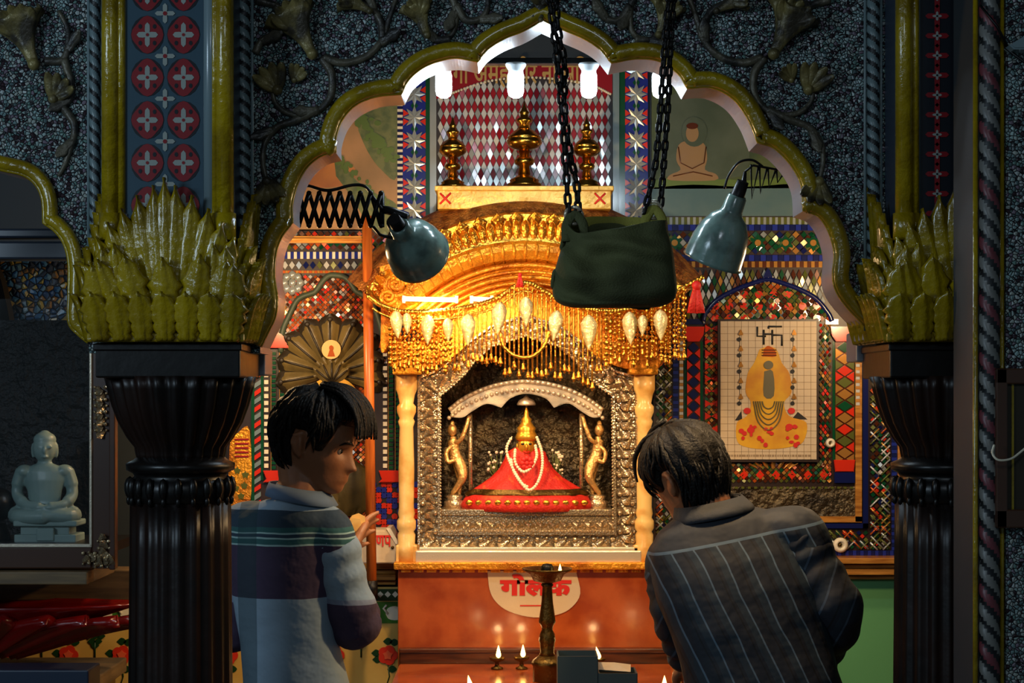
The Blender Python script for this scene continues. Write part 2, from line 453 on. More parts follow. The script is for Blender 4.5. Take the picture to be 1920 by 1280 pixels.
CY = 3.72
def column(cx, style, label, ab0, ab1):
    X = (cx-CX)/F*3.6; t = thing('column', label, 'column', (X, CY, 0))
    def z(py, Y=CY): return EYE+(HZ-py)/F*Y
    # shaft: swelling, fluted, standing on a moulded base
    b = MB()
    prof = [(S(118, CY), .22)]+[(S(104-10*((i/12)**.8), CY), .22+(z(940)-.22)*i/12) for i in range(1, 13)]
    b.lathe(prof, (X, CY, 0), 96, 0, None, (20, .075)); b.build('shaft', MATS['brown_stone'], t)
    b = MB(); b.box((X, CY, .06), (.36, .36, .12), 0, None, .008)
    b.lathe([(.165, .12), (.17, .14), (.165, .165), (.14, .18), (.145, .2), (.135, .222)], (X, CY, 0), 40); b.build('base', MATS['black_stone'], t)
    # necking: two rings and a row of hanging buds
    b = MB(); R = lambda p: S(p, CY)
    b.lathe([(R(84), z(944)), (R(92), z(936)), (R(96), z(915)), (R(92), z(900)), (R(84), z(893)), (R(88), z(886)), (R(100), z(880)), (R(101), z(868)), (R(88), z(862)), (R(80), z(855))], (X, CY, 0), 48)
    for k in range(22):
        a = 2*PI*k/22
        b.ball((X+R(95)*math.cos(a), CY+R(95)*math.sin(a), z(912)), (R(9), R(9), R(20)), 8)
        b.ball((X+R(95)*math.cos(a), CY+R(95)*math.sin(a), z(936)), (R(5), R(5), R(9)), 8)
    b.build('necking_ring', MATS['black_stone'], t)
    b = MB()
    pr = [(80, 866), (84, 850), (86, 838), (100, 820), (116, 792), (128, 760), (136, 730), (142, 706)]
    b.lathe([(R(r), z(p)) for r, p in pr], (X, CY, 0), 120, 0, None, (24, .09)); b.build('bell', MATS['brown_stone'], t)
    b = MB(); b.box((X, CY, (z(708, 3.565)+z(642, 3.565))/2), (.304, .28, z(642, 3.565)-z(708, 3.565)), 0, None, .004)
    b.box((X, CY, z(650, 3.56)), (.312, .29, S(14, 3.56)), 0, None, .003); b.build('abacus', MATS['black_stone'], t)
    # square pilaster over the abacus
    hw = S(125, 3.56); yf = 3.585
    b = MB(); b.box((X, (yf+.02+WF+.1)/2, (z(640)+ztop)/2), (hw*1.9, WF+.1-yf-.02, ztop-z(640)), 0)
    b.build('pilaster', MATS['blue_paint'], t)
    k = yf/CY
    x = lambda d: CX+(X*F/yf)+d      # picture column at the pilaster face, d pixels from its axis
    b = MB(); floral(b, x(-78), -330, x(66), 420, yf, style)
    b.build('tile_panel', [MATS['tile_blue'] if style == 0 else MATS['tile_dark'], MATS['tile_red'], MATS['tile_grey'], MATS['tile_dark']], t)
    for d, r in ((-108, 17), (-88, 8), (106, 17), (88, 8)):
        b = MB(); b.tube([P(x(d), 420, yf-.002), P(x(d), -330, yf-.002)], S(r, yf), 16)
        b.tube([P(x(d), 450, yf-.002), P(x(d), 400, yf-.002)], [S(r*1.25, yf)]*2, 16)
        b.build('gold_bar', MATS['gold_paint'], t)
    for d0, d1 in ((66, 92), (-92, -78)):
        b = MB(); b.tube([P(x((d0+d1)/2), 460, yf+.004), P(x((d0+d1)/2), -330, yf+.004)], S((d1-d0)/2, yf), 12); b.build('blue_bar', MATS['pale_blue_paint'], t)
    # acanthus capital
    b = MB()
    zt, zb = z(455, yf), z(640, yf)
    rings = []
    for i in range(9):
        u = i/8; h = hw*(1.12-.1*math.sin(u*PI*.5)); zz = zb+(zt-zb)*u
        fy = yf-.008-.02*(1-u); rings.append([(X-h, fy, zz), (X+h, fy, zz), (X+h, CY+h, zz), (X-h, CY+h, zz)])
    b.loft(rings, 0, True, True, False)
    b.box((X, CY-.01, zb+.008), (hw*2.36, .31, .02), 0, None, .004)
    rr = random.Random(cx)
    for (ux, uy, sx, sy) in ((0, -1, 1, 0), (1, 0, 0, 1), (-1, 0, 0, -1)):
        out = Vector((ux, uy, 0)); sd = Vector((sx, sy, 0)); c0 = Vector((X, CY, 0))+out*((CY-yf+.026) if uy else hw*1.1)
        def lf(d, py, ang, L, W, bul, curl, dz=0):
            a = math.radians(ang)
            leaf(b, c0+sd*S(d, yf)+Vector((0, 0, z(py, yf)))+out*dz, Vector((0, 0, 1))*math.cos(a)+sd*math.sin(a), sd*math.cos(a)-Vector((0, 0, 1))*math.sin(a), out+Vector((0, 0, .1)), S(L, yf), S(W, yf), S(bul, yf), curl)
        for a, L, W, dz in ((-40, 205, 62, -.012), (40, 205, 62, -.012), (-31, 226, 60, -.011), (31, 226, 60, -.011), (-22, 246, 60, -.010), (22, 246, 60, -.010), (-13, 266, 62, -.008), (13, 266, 62, -.008), (-5, 282, 60, -.005), (5, 282, 60, -.005), (0, 296, 50, -.002)):
            lf(a*1.1, 632, a*.62, L, W, 10, .05, dz)
        for a in (-112, -90, 90, 112): lf(a*.94, 630, a*.03, 190-abs(a)*.2, 58, 12, .08)
        for d, a, L in ((0, 0, 150), (-44, -10, 158), (44, 10, 158), (-84, -14, 150), (84, 14, 150), (-112, -8, 140), (112, 8, 140)):
            lf(d, 634, a, L, 62, 16, .14, .006)
        for d in (-120, -80, -40, 0, 40, 80, 120):
            lf(d, 640, d*.06, 92, 58, 18, .24, .012)
    for sx in (-1, 1):      # corner leaves
        o = Vector((sx, -1, 0)).normalized(); c = Vector((X+sx*hw*1.05, yf-.02, zb))
        leaf(b, c, (0, 0, 1), Vector((1, sx, 0)), o, S(150, yf), S(64, yf), S(10, yf), .2)
        leaf(b, c, (0, 0, 1), Vector((1, sx, 0)), o, S(90, yf), S(70, yf), S(14, yf), .3)
    o = b.build('capital', MATS['gold_paint'], t)
    md = o.modifiers.new('thick', 'SOLIDIFY'); md.thickness = .004
    return t
column(318, 0, 'fluted dark column at left with gold acanthus capital and red-flowered tile panel above', 170, 475)
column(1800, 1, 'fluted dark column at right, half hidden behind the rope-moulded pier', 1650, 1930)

# ------------------------------------------------------------------ shell of the inner room and the hall
XL, XR, ZC = -2.45, 1.95, 3.0
b = MB(); b.box((-.25, WB+.06, ZC/2), (XR-XL+.1, .12, ZC)); struct(b.build('wall_back', MATS['dark_plaster']))
b = MB(); b.box((XL-.06, (WF+WB)/2, ZC/2), (.12, WB-WF+.24, ZC)); struct(b.build('wall_left', MATS['dark_plaster']))
b = MB(); b.box((XR+.06, (WF+WB)/2, ZC/2), (.12, WB-WF+.24, ZC)); struct(b.build('wall_right', MATS['dark_plaster']))
b = MB(); b.box((-.25, 4.5, ZC+.05), (XR-XL+.3, 1.8, .1)); struct(b.build('ceiling', MATS['dark_plaster']))
b = MB(); b.box((-.25, 2.0, -.05), (6, 7, .1)); struct(b.build('floor', MATS['floor_stone']))

# nearer pier at the right edge with its rope moulding
b = MB(); PY = 3.3
x0 = P(1828, 0, PY).x
b.box((x0+.3, PY+.08, 1.5), (.6, .16, 3.0)); struct(b.build('wall_pier', MATS['dark_plaster']))
b = MB(); rope(b, P(1853, 0, PY).x, PY-.008, 0, 3.0, S(19, PY), S(36, PY), 3, [0, 1, 0, 2])
o = struct(b.build('trim_8', [MATS['rope_grey'], MATS['rope_pink'], MATS['rope_dark']]))
o.rotation_euler = (0, 0, 0)
b = MB()
b.tube([P(1829, 1280+900, PY-.006), P(1829, -200, PY-.006)], S(5, PY), 10)
b.tube([P(1879, 1280+900, PY-.004), P(1879, -200, PY-.004)], S(4, PY), 10)
struct(b.build('trim_9', MATS['gold_paint']))
b = MB(); b.boxpx(1886, -200, 2050, 2000, PY-.01, .012, 0)
struct(b.build('trim_10', MATS['glass_mosaic']))

# ------------------------------------------------------------------ relief vines on the arcaded wall
def vine(stems, flowers, buds, label, mx=None, group=None):
    f = (lambda x: 2*mx-x) if mx else (lambda x: x)
    t = thing('vine_relief', label, 'relief', P(f(flowers[0][0]), flowers[0][1], WF))
    if group: t['group'] = group
    for st in stems:
        pts = sp2([(f(x), y) for x, y in st], 8); n = len(pts)
        b = MB(); b.tube([P(x, y, WF-.004) for x, y in pts], [S(8.5-4.5*i/n, WF) for i in range(n)], 8)
        # leaf spur near the middle of each stem
        i = int(n*.45); a = Vector((pts[i+1][0]-pts[i][0], pts[i+1][1]-pts[i][1], 0)).normalized()
        up = Vector((a.x-a.y*.5, 0, -a.y-a.x*.5)); sd = Vector((0, -1, 0)).cross(up)
        leaf(b, P(*pts[i], WF-.006), up, sd, (0, -1, 0), S(46, WF), S(18, WF), .008, .2, 2)
        o = b.build('stem', MATS['relief_stem'], t); m = o.modifiers.new('thick', 'SOLIDIFY'); m.thickness = .003
    for x, y, ang, s in flowers:
        # trumpet flower: five ruffled petals opening out of a ribbed throat
        b = MB(); a = math.radians(ang if not mx else 180-ang)
        up = Vector((math.cos(a), 0, math.sin(a))); sd = Vector((0, -1, 0)).cross(up)
        c = P(f(x), y, WF-.006)
        rings = []
        for i in range(9):
            u = i/8; r = S(s*(.12+.5*u**2.0), WF); ring = []
            for j in range(24):
                w = 2*PI*j/24; q = r*(1+.13*u*math.cos(5*w))
                ring.append(c+up*S(s*(u*1.1-.6-.12*max(0, u-.8)*math.cos(5*w)*4), WF)+sd*q*math.cos(w)+Vector((0, -1, 0))*(q*.55*math.sin(w)+.012))
            rings.append(ring)
        b.loft(rings, 0, False)
        for k in range(5):
            w = -50+k*25; a2 = a+math.radians(w); u2 = Vector((math.cos(a2), 0, math.sin(a2)))
            leaf(b, c+Vector((0, -.016, 0))+up*S(s*.1, WF), u2, Vector((0, -1, 0)).cross(u2), (0, -1, 0), S(s*.62, WF), S(s*.36, WF), .012, .45, 1)
        b.ball(c-up*S(s*.62, WF)+Vector((0, -.012, 0)), S(s*.14, WF), 10)
        o = b.build('flower', MATS['relief_bronze'], t); m = o.modifiers.new('thick', 'SOLIDIFY'); m.thickness = .003
    for x, y, ang, s in buds:
        b = MB(); a = math.radians(ang if not mx else 180-ang)
        for w in (-38, -14, 14, 38):
            a2 = a+math.radians(w); u2 = Vector((math.cos(a2), 0, math.sin(a2)))
            leaf(b, P(f(x), y, WF-.008), u2, Vector((0, -1, 0)).cross(u2), (0, -1, 0), S(s, WF), S(s*.42, WF), .014, .35, 1)
        b.ball(P(f(x), y, WF-.012), S(s*.2, WF), 10)
        o = b.build('bud', MATS['relief_bronze'], t); m = o.modifiers.new('thick', 'SOLIDIFY'); m.thickness = .003
stems = [[(603, 108), (622, 140), (618, 185), (585, 213), (540, 212), (515, 190), (512, 160)],
         [(598, 205), (555, 225), (520, 238), (497, 268), (493, 305), (502, 345)],
         [(607, 108), (645, 118), (690, 104), (718, 72), (728, 40), (742, 0), (760, -40)],
         [(718, 72), (714, 40), (695, 14), (668, 6), (640, 14)],
         [(480, 0), (520, 12), (535, 30)],
         [(478, 100), (492, 75), (515, 66)],
         [(845, 74), (815, 74), (800, 58)],
         [(760, -40), (840, -10), (855, 30), (846, 66), (815, 74)],
         [(855, 10), (875, 38), (905, 32), (915, 4), (905, -30)]]
flowers = [(563, 58, 118, 82), (668, 8, 150, 48), (790, 36, 110, 54)]
buds = [(520, 168, 115, 52), (552, 150, 60, 30), (500, 340, -75, 50)]
vine(stems, flowers, buds, 'bronze flower vine in relief on the wall left of the arch point')
vine([s for i, s in enumerate(stems) if i != 5], flowers, buds, 'bronze flower vine in relief on the wall right of the arch point', 1018)
vine([[(85, 115), (120, 110), (128, 60), (110, 20)], [(120, 110), (135, 170), (118, 200), (96, 200)], [(118, 200), (140, 240), (125, 300), (110, 330)]],
     [(48, 72, 110, 86)], [(100, 185, 60, 50)], 'bronze flower vine in relief left of the left column')
vine([[(2*1018-1018+0, -20), (1018, 10)]], [(1014, 14, 90, 40)], [], 'small gold flower in relief right above the arch point')
# ------------------------------------------------------------------ shrine
mat('mirror_white', (226, 228, 226), .14, .35)
mat('mirror_dim', (170, 178, 178), .2, .35)
mat('glass_red', (150, 26, 38), .2, 0, coat=.4)
mat('glass_bright_red', (214, 48, 26), .22, 0, coat=.4)
mat('glass_green', (14, 74, 44), .18, 0, coat=.5)
mat('glass_blue', (34, 48, 140), .2, 0, coat=.4)
mat('glass_navy', (20, 28, 84), .2, 0, coat=.4)
mat('glass_orange', (196, 92, 36), .22, .3)
mat('glass_amber', (224, 160, 80), .18, .6)
mat('glass_brown', (88, 42, 22), .25, .2)
mat('glass_olive', (96, 102, 44), .25, .2)
mat('white_bead', (236, 226, 200), .25)
mat('deep_backing', (44, 30, 26), .4)
mat('red_cloth', (206, 34, 22), .6, 0, (160, .3), (36, (226, 78, 32), .58, .66))
mat('idol_gold', (232, 170, 60), .3, .7)
mat('pearl', (240, 224, 196), .25)
mat('engraved_metal', (96, 84, 62), .36, .7, (46, .9), (7, (48, 44, 38), .42, .62))
mat('pale_gold_leaf', (255, 236, 172), .25, .25, (60, .4))
mat('tube_glow', (255, 255, 255), .3, 0, emit=((255, 226, 176), 4.5))
mat('flame', (255, 200, 90), .5, 0, emit=((255, 196, 96), 14))
mat('silver_gilt', (226, 184, 118), .26, .7, (120, .3)); mat('pale_gilt', (222, 180, 84), .3, .3, (60, .2), (12, (196, 150, 56), .42, .62)); mat('paper_white', (206, 186, 156), .7, 0, (30, .1))
mat('ink_red', (206, 30, 24), .6)
mat('ink_gold', (196, 156, 84), .45, .3)
mat('ink_black', (26, 22, 20), .6)
MT = MATS
YC, YF, YN = 4.88, 4.99, 5.2
shrine = thing('shrine', 'gilded shrine with arched cornice and embossed silver frame on the red wooden altar', 'shrine', P(985, 1058, 5.05))
AC = (985, 785)
def arc(r, a, y): return P(AC[0]+r*math.sin(a), AC[1]-r*math.cos(a), y)
def arc_sweep(b, prof, a0, a1, n, mi=0, close=True):
    rings = []
    for i in range(n+1):
        a = math.radians(a0+(a1-a0)*i/n); rings.append([arc(r, a, y) for r, y in prof])
    b.loft(rings, mi, True, close, False)
b = MB(); arc_sweep(b, [(424, 5.2), (423, 5.03), (411, 4.97), (398, 4.925), (383, 4.9), (340, 4.92), (340, 5.2)], -52, 52, 60)
for i in range(23):
    a = math.radians(-50+100*i/22); rad = Vector((math.sin(a), 0, math.cos(a)))
    leaf(b, arc(386, a, 4.9), rad+Vector((0, 1.6, 0)), Vector((math.cos(a), 0, -math.sin(a))), Vector((0, -1, .3)), S(36, YC), S(30, YC), .004, .05, 2)
b.build('roof', MT['dark_gold'], shrine, label='coppery carved roof')
b = MB(); arc_sweep(b, [(388, 4.905), (384, 4.875), (360, 4.88), (334, 4.87), (334, 5.1), (388, 5.1)], -51, 51, 60)
for i in range(39):
    a = math.radians(-50+100*i/38); rad = Vector((math.sin(a), 0, math.cos(a))); sd = Vector((math.cos(a), 0, -math.sin(a)))
    leaf(b, arc(338, a, 4.872), rad, sd, (0, -1, 0), S(38, YC), S(18, YC), .012, .5, 1)
    if i % 2 == 0: leaf(b, arc(352, a, 4.868), rad, sd, (0, -1, 0), S(38, YC), S(24, YC), .012, .35, 2)
o = b.build('petal_band', MT['gold_metal'], shrine)
b = MB(); arc_sweep(b, [(334, 4.862), (328, 4.845), (316, 4.84), (300, 4.856), (293, 4.88), (293, 5.1), (334, 5.1)], -51, 51, 60)
for i in range(27):
    a = math.radians(-50+100*i/26); b.tube([arc(331, a, 4.848), arc(316, a, 4.836), arc(296, a, 4.868)], S(3, YC), 6)
b.build('cove_band', MT['gold_leafing'], shrine)
b = MB(); pr = [(293, 4.87)]
for k, r in enumerate((293, 284, 276, 266, 258, 248, 240, 230)): pr += [(r, 4.872+.014*k), (r, 4.88+.014*k)]
pr += [(228, 5.1), (293, 5.1)]
arc_sweep(b, pr, -51, 51, 60)
for r, q, y in ((288, 4, 4.868), (276, 3, 4.884), (266, 4, 4.896), (255, 3, 4.91), (245, 4, 4.926), (235, 3, 4.942)): b.tube([arc(r, math.radians(-51+k*1.7), y) for k in range(61)], S(q, YC), 8)
b.build('stepped_band', MT['gold_leafing'], shrine)
# scrolled ends of the cornice and their drop brackets
for s in (-1, 1):
    f = lambda x: 985+s*(985-x)
    b = MB()
    for cx, cy, r0 in ((742, 532, 26), (728, 556, 16), (757, 515, 18)):
        b.tube([P(f(cx+r0*(1-k/26)*math.cos(k*.5)), cy+r0*(1-k/26)*math.sin(k*.5), 4.85-.001*k) for k in range(25)], [S(6-.12*k, YC) for k in range(25)], 8)
    b.ppx([(f(x), y) for x, y in ((712, 500), (740, 492), (790, 520), (800, 566), (716, 566))], 4.86, .2)
    for a in (-30, 0, 30): leaf(b, P(f(745), 556, 4.85), (math.sin(math.radians(a))-.3*s*-1, 0, math.cos(math.radians(a))), (1, 0, 0), (0, -1, 0), S(60, YC), S(26, YC), .01, .5)
    b.build('scroll_end', MT['gold_leafing'], shrine)
    b = MB(); b.ppx([(f(x), y) for x, y in sp2([(714, 572), (746, 572), (748, 592), (736, 622), (722, 656), (714, 656), (714, 610)], 3)], 4.89, .12, 0, .003)
    b.build('bracket', MT['gold_leafing'], shrine)
    # capital block, turned column
    b = MB(); b.boxpx(f(736)-0 if s > 0 else f(790), 640, f(790) if s > 0 else f(736), 702, 4.92, .12, 0, .004)
    b.ppx([(f(x), y) for x, y in sp2([(736, 640), (736, 690), (800, 690), (850, 668), (880, 640)], 4)], 4.95, .1)
    b.build('corner_bracket', MT['gold_leafing'], shrine)
    b = MB(); cx, cyy = P(f(762), 0, 4.97).x, 4.97
    pr = [(19, 1052), (19, 1022), (16, 1018), (17, 1002), (14, 996), (18, 990), (18, 976), (14, 970), (16, 962), (14, 950), (15, 880), (13, 800), (16, 790), (13, 784), (18, 772), (18, 762), (13, 756), (16, 740), (20, 730), (20, 702)]
    b.lathe([(S(r, 4.97), EYE+(HZ-y)/F*4.97) for r, y in pr], (cx, cyy, 0), 20)
    b.boxpx(f(762)-20, 1022, f(762)+20, 1056, 4.95, .05, 0, .003)
    b.build('column', MT['cream_marble'], shrine)
b = MB()
top = [(AC[0]+236*math.sin(math.radians(a)), AC[1]-236*math.cos(math.radians(a))) for a in range(-50, 51, 5)]
b.ppx(top+[(1195, 700), (1130, 672), (1070, 628), (985, 592), (900, 628), (840, 672), (775, 700)], 5.0, .1)
b.build('tympanum', MT['gold_leafing'], shrine)
b = MB(); b.boxpx(820, 354, 1146, 392, 4.96, .22, 0, .003); b.boxpx(815, 348, 1151, 357, 4.95, .24, 0, .002)
for x in (835, 1125):
    for a in (-1, 1): b.tube([P(x-10, 372-10*a, 4.958), P(x+10, 372+10*a, 4.958)], S(2, 4.96), 6, 1)
b.build('roof_box', [MT['pale_gilt'], MT['ink_red']], shrine, label='pale gold roof box')

# embossed silver frame
outer = [(783, 1050), (783, 706), (815, 694), (850, 668), (880, 638), (920, 610), (985, 588), (1050, 610), (1090, 638), (1120, 668), (1155, 694), (1196, 706), (1200, 1050)]
inner = [(826, 996), (826, 742), (846, 726), (872, 702), (892, 676), (922, 650), (985, 630), (1048, 650), (1078, 676), (1098, 702), (1124, 726), (1147, 742), (1150, 996)]
prof = [(0, .06), (0, -.022), (.1, -.024), (.14, -.008), (.84, -.008), (.88, -.022), (1, -.022), (1, .1)]
rings = []
for o_, i_ in zip(outer, inner):
    rings.append([P(o_[0]+(i_[0]-o_[0])*t, o_[1]+(i_[1]-o_[1])*t, YF+d) for t, d in prof])
b = MB(); rings.append(rings[0]); b.loft(rings, 0, False, True, False)
def emboss(b, p0, p1, w, Y, step=15, mi=0):
    """running foliage: alternating curled leaves and buds along a strip"""
    L = math.hypot(p1[0]-p0[0], p1[1]-p0[1]); n = int(L/step); t = ((p1[0]-p0[0])/L, (p1[1]-p0[1])/L); m = (-t[1], t[0])
    for i in range(n):
        u = (i+.5)/n; s = 1 if i % 2 else -1
        x, y = p0[0]+(p1[0]-p0[0])*u, p0[1]+(p1[1]-p0[1])*u
        d = Vector((t[0]+m[0]*s*.8, 0, -(t[1]+m[1]*s*.8))).normalized()
        leaf(b, P(x-m[0]*s*w*.25, y-m[1]*s*w*.25, Y), d, Vector((0, -1, 0)).cross(d), (0, -1, 0), S(w*.7, Y), S(w*.46, Y), .010, .6, 2, mi, 7, 5)
        b.ball(P(x+m[0]*s*w*.3, y+m[1]*s*w*.3, Y-.004), S(w*.13, Y), 8, mi)
        b.ball(P(x-m[0]*s*w*.36, y-m[1]*s*w*.36, Y-.003), S(w*.09, Y), 6, mi)
ml = [((o_[0]+i_[0])/2, (o_[1]+i_[1])/2) for o_, i_ in zip(outer, inner)]
for i in range(len(ml)):
    j = (i+1) % len(ml)
    emboss(b, ml[i], ml[j], 40, YF-.01, 17)
for i in range(len(inner)):    # beaded inner rim
    a, c = inner[i], inner[(i+1) % len(inner)]; L = math.hypot(c[0]-a[0], c[1]-a[1]); n = max(1, int(L/6))
    for k in range(n): b.ball(P(a[0]+(c[0]-a[0])*k/n, a[1]+(c[1]-a[1])*k/n, YF-.022), S(2.2, YF), 6)
b.build('silver_frame', MT['silver'], shrine, label='embossed silver frame')
b = MB(); b.boxpx(779, 1032, 1203, 1056, YF-.05, .1, 0, .004); b.boxpx(786, 1026, 1197, 1034, YF-.04, .1, 0, .002)
b.build('silver_sill', MT['plain_silver'], shrine)
# niche: back, sides, floor
b = MB(); b.boxpx(800, 600, 1176, 1000, YN, .02); b.build('backdrop', MT['engraved_metal'], shrine, label='dark engraved metal backdrop')
b = MB(); b.boxpx(812, 700, 820, 1000, YF+.1, .12); b.build('niche_side', MT['engraved_metal'], shrine)
b = MB(); b.boxpx(1154, 700, 1162, 1000, YF+.1, .12); b.build('niche_side', MT['engraved_metal'], shrine)
b = MB(); b.boxpx(826, 958, 1150, 1000, YF+.02, .2, 0, .003); emboss(b, (830, 984), (1146, 984), 20, YF+.02, 11)
b.boxpx(826, 955, 1150, 966, YF+.012, .21, 0, .002)
b.build('niche_step', MT['silver'], shrine)

# silver throne arch held by two figures, inside the niche
throne = thing('throne_arch', 'small silver throne arch carried by two figures inside the niche', 'throne', P(985, 955, 5.1))
up = sp2([(842, 768), (868, 748), (905, 730), (945, 719), (985, 715), (1025, 719), (1065, 730), (1102, 748), (1130, 768)], 4)
lo = lobes([[(1126, 782), (1110, 782), (1092, 772), (1066, 756), (1039, 764)], [(1039, 764), (1022, 746), (987, 738), (958, 746), (940, 764)], [(940, 764), (912, 757), (885, 771), (868, 782), (850, 782)]])
b = MB(); b.ppx(up+lo, 5.07, .05, 0, .003)
for k in range(0, len(up)-1): b.tube([P(*up[k], 5.068), P(*up[k+1], 5.068)], S(4, 5.07), 8)
for k in range(34):
    a = k/33; i = a*(len(up)-1.001); j = int(i); x = up[j][0]+(up[j+1][0]-up[j][0])*(i-j); y = up[j][1]+(up[j+1][1]-up[j][1])*(i-j)
    b.ball(P(x, y+15, 5.068), S(4, 5.07), 8)
b.build('arch', MT['plain_silver'], throne)
for s in (-1, 1):
    f = lambda x: 986+s*(986-x)
    b = MB()
    b.lathe([(S(r, 5.1), EYE+(HZ-y)/F*5.1) for r, y in ((20, 957), (20, 940), (14, 936), (17, 930), (10, 926))], (P(f(852), 0, 5.1).x, 5.1, 0), 16)
    b.build('pedestal', MT['silver'], throne)
    b = MB()
    bd = spline([P(f(x), y, yy) for x, y, yy in ((846, 928, 5.09), (866, 898, 5.08), (864, 875, 5.09), (853, 852, 5.1), (850, 832, 5.1), (850, 818, 5.1))], 5)
    n = len(bd); b.tube(bd, [S(4+7*min(1, i/(n*.35))-3*max(0, (i/n-.6)) - (4 if i > n-4 else 0), 5.1) for i in range(n)], 12)
    bd = spline([P(f(x), y, yy) for x, y, yy in ((860, 930, 5.11), (862, 905, 5.11), (858, 880, 5.1), (853, 852, 5.1))], 5)
    b.tube(bd, [S(4+4*i/(len(bd)-1), 5.1) for i in range(len(bd))], 10)
    b.ball(P(f(848), 806, 5.1), (S(9, 5.1), S(9, 5.1), S(12, 5.1)), 12); b.ball(P(f(848), 795, 5.1), (S(5, 5.1), S(5, 5.1), S(7, 5.1)), 10)
    b.tube(spline([P(f(x), y, yy) for x, y, yy in ((844, 830, 5.1), (862, 826, 5.08), (872, 806, 5.08), (880, 780, 5.09))], 5), S(4.2, 5.1), 8)
    b.tube(spline([P(f(x), y, yy) for x, y, yy in ((856, 830, 5.1), (838, 845, 5.08), (840, 865, 5.07), (852, 862, 5.07))], 5), S(4, 5.1), 8)
    b.ball(P(f(854), 858, 5.095), (S(13, 5.1), S(9, 5.1), S(5, 5.1)), 10)
    o = b.build('attendant_figure', MT['silver_gilt'], throne)
    b = MB(); b.tube([P(f(882), 955, 5.1), P(f(882), 775, 5.1)], S(4, 5.1), 8); b.build('post', MT['silver'], throne)

# the robed deity
dy = 5.09
deity = thing('deity_statue', 'gold-faced deity draped in red cloth with pearl garlands inside the niche', 'statue', P(987, 955, dy))
def el_rings(prof, cx, Y, n=48, fold=0, dep=.55, seed=0):
    out = []
    for r, y in prof:
        ring = []
        for j in range(n):
            w = 2*PI*j/n; q = S(r, Y)*(1+fold*math.sin(w*9+seed+y*.05)*min(1, r/60))
            ring.append(Vector((P(cx, 0, Y).x+q*math.cos(w), Y+dep*q*math.sin(w), EYE+(HZ-y)/F*Y)))
        out.append(ring)
    return out
b = MB(); b.loft(el_rings([(120, 955), (122, 944), (116, 932), (108, 926)], 987, dy, 48, .01, .6))
for k in range(13): b.ball(P(880+k*18, 942, dy-.115+.0014*abs(k-6)**2), (S(7, dy), S(3, dy), S(5, dy)), 8, 1)
b.build('cushion', [MT['red_cloth'], MT['gold_metal']], deity)
b = MB(); b.loft(el_rings([(112, 930), (110, 922), (86, 908), (66, 895), (50, 879), (41, 862), (36, 847), (22, 839)], 987, dy, 56, .05, .5)); b.build('robe', MT['red_cloth'], deity)
b = MB(); b.loft(el_rings([(111, 929), (114, 926), (112, 922), (100, 915)], 987, dy, 56, .05, .51), 0, False); b.build('robe_border', MT['old_brass'], deity, label='dark gold robe border')
b = MB(); b.ball(P(987, 836, dy-.01), (S(17, dy), S(16, dy), S(21, dy)), 20)
b.ball(P(987, 838, dy-.04), (S(3, dy), S(5, dy), S(7, dy)), 8)
for s in (-1, 1): b.ball(P(987+s*17, 838, dy), (S(3, dy), S(4, dy), S(8, dy)), 8)
b.tube([P(987, 852, dy), P(987, 866, dy)], S(10, dy), 10)
for s in (-1, 1): b.ball(P(987+s*7, 832, dy-.034), (S(3.4, dy), S(2, dy), S(2, dy)), 8, 1)
b.tube([P(981, 846, dy-.034), P(987, 848, dy-.037), P(993, 846, dy-.034)], S(1.5, dy), 6, 2)
b.build('head', [MT['idol_gold'], MT['ink_black'], MT['ink_red']], deity)
b = MB(); b.lathe([(S(r, dy), EYE+(HZ-y)/F*dy) for r, y in ((18, 826), (21, 820), (19, 814), (16, 808), (18, 802), (13, 797), (9, 790), (10, 786), (5, 780), (4, 772), (1, 764))], (P(987, 0, dy).x, dy-.005, 0), 20); b.build('crown', MT['idol_gold'], deity)
b = MB(); b.lathe([(S(r, dy), EYE+(HZ-y)/F*dy) for r, y in ((2, 757), (17, 760), (18, 757), (14, 750), (6, 746), (1, 740))], (P(987, 0, dy).x, dy+.02, 0), 20); b.tube([P(987, 800, dy+.03), P(987, 755, dy+.022)], S(2, dy), 6); b.build('parasol', MT['plain_silver'], deity)
for g, pts in enumerate([[(960, 818), (950, 840), (956, 866), (972, 896), (990, 918), (1006, 908), (1016, 880), (1016, 848), (1006, 818)],
                        [(966, 840), (966, 866), (980, 884), (996, 876), (1006, 856), (1004, 836)], [(958, 858), (962, 880), (976, 904), (988, 912)]]):
    b = MB(); q = spline([P(x, y, dy-.062-.00055*(y-830) if y > 830 else dy-.05) for x, y in pts], 14)
    acc = 0
    for i in range(1, len(q)):
        acc += (q[i]-q[i-1]).length
        if acc > .0062: b.ball(q[i], S(3.1, dy), 8); acc = 0
    b.tube(q, S(1, dy), 6); b.build('pearl_garland', MT['pearl'], deity)
b = MB()
for k in range(9):
    a = k*PI*2/8; b.ball(P(988+(8*math.cos(a) if k else 0), 868+(9*math.sin(a) if k else 0), dy-.085), S(6, dy), 8)
b.build('flower', MT['ink_red'], deity)

for sx in (-1, 1):      # sprigs of small cream flowers behind the shoulders
    b = MB(); r8 = random.Random(sx+5)
    for k in range(18):
        c = P(987+sx*(40+r8.uniform(0, 34)), 862+r8.uniform(-18, 26), dy+.03); b.ball(c, S(r8.uniform(2, 3.4), dy), 7); b.tube([c, P(987+sx*52, 906, dy+.04)], S(.7, dy), 4, 1)
    b.build('flower_sprig', [MT['pearl'], MT['glass_olive']], deity)

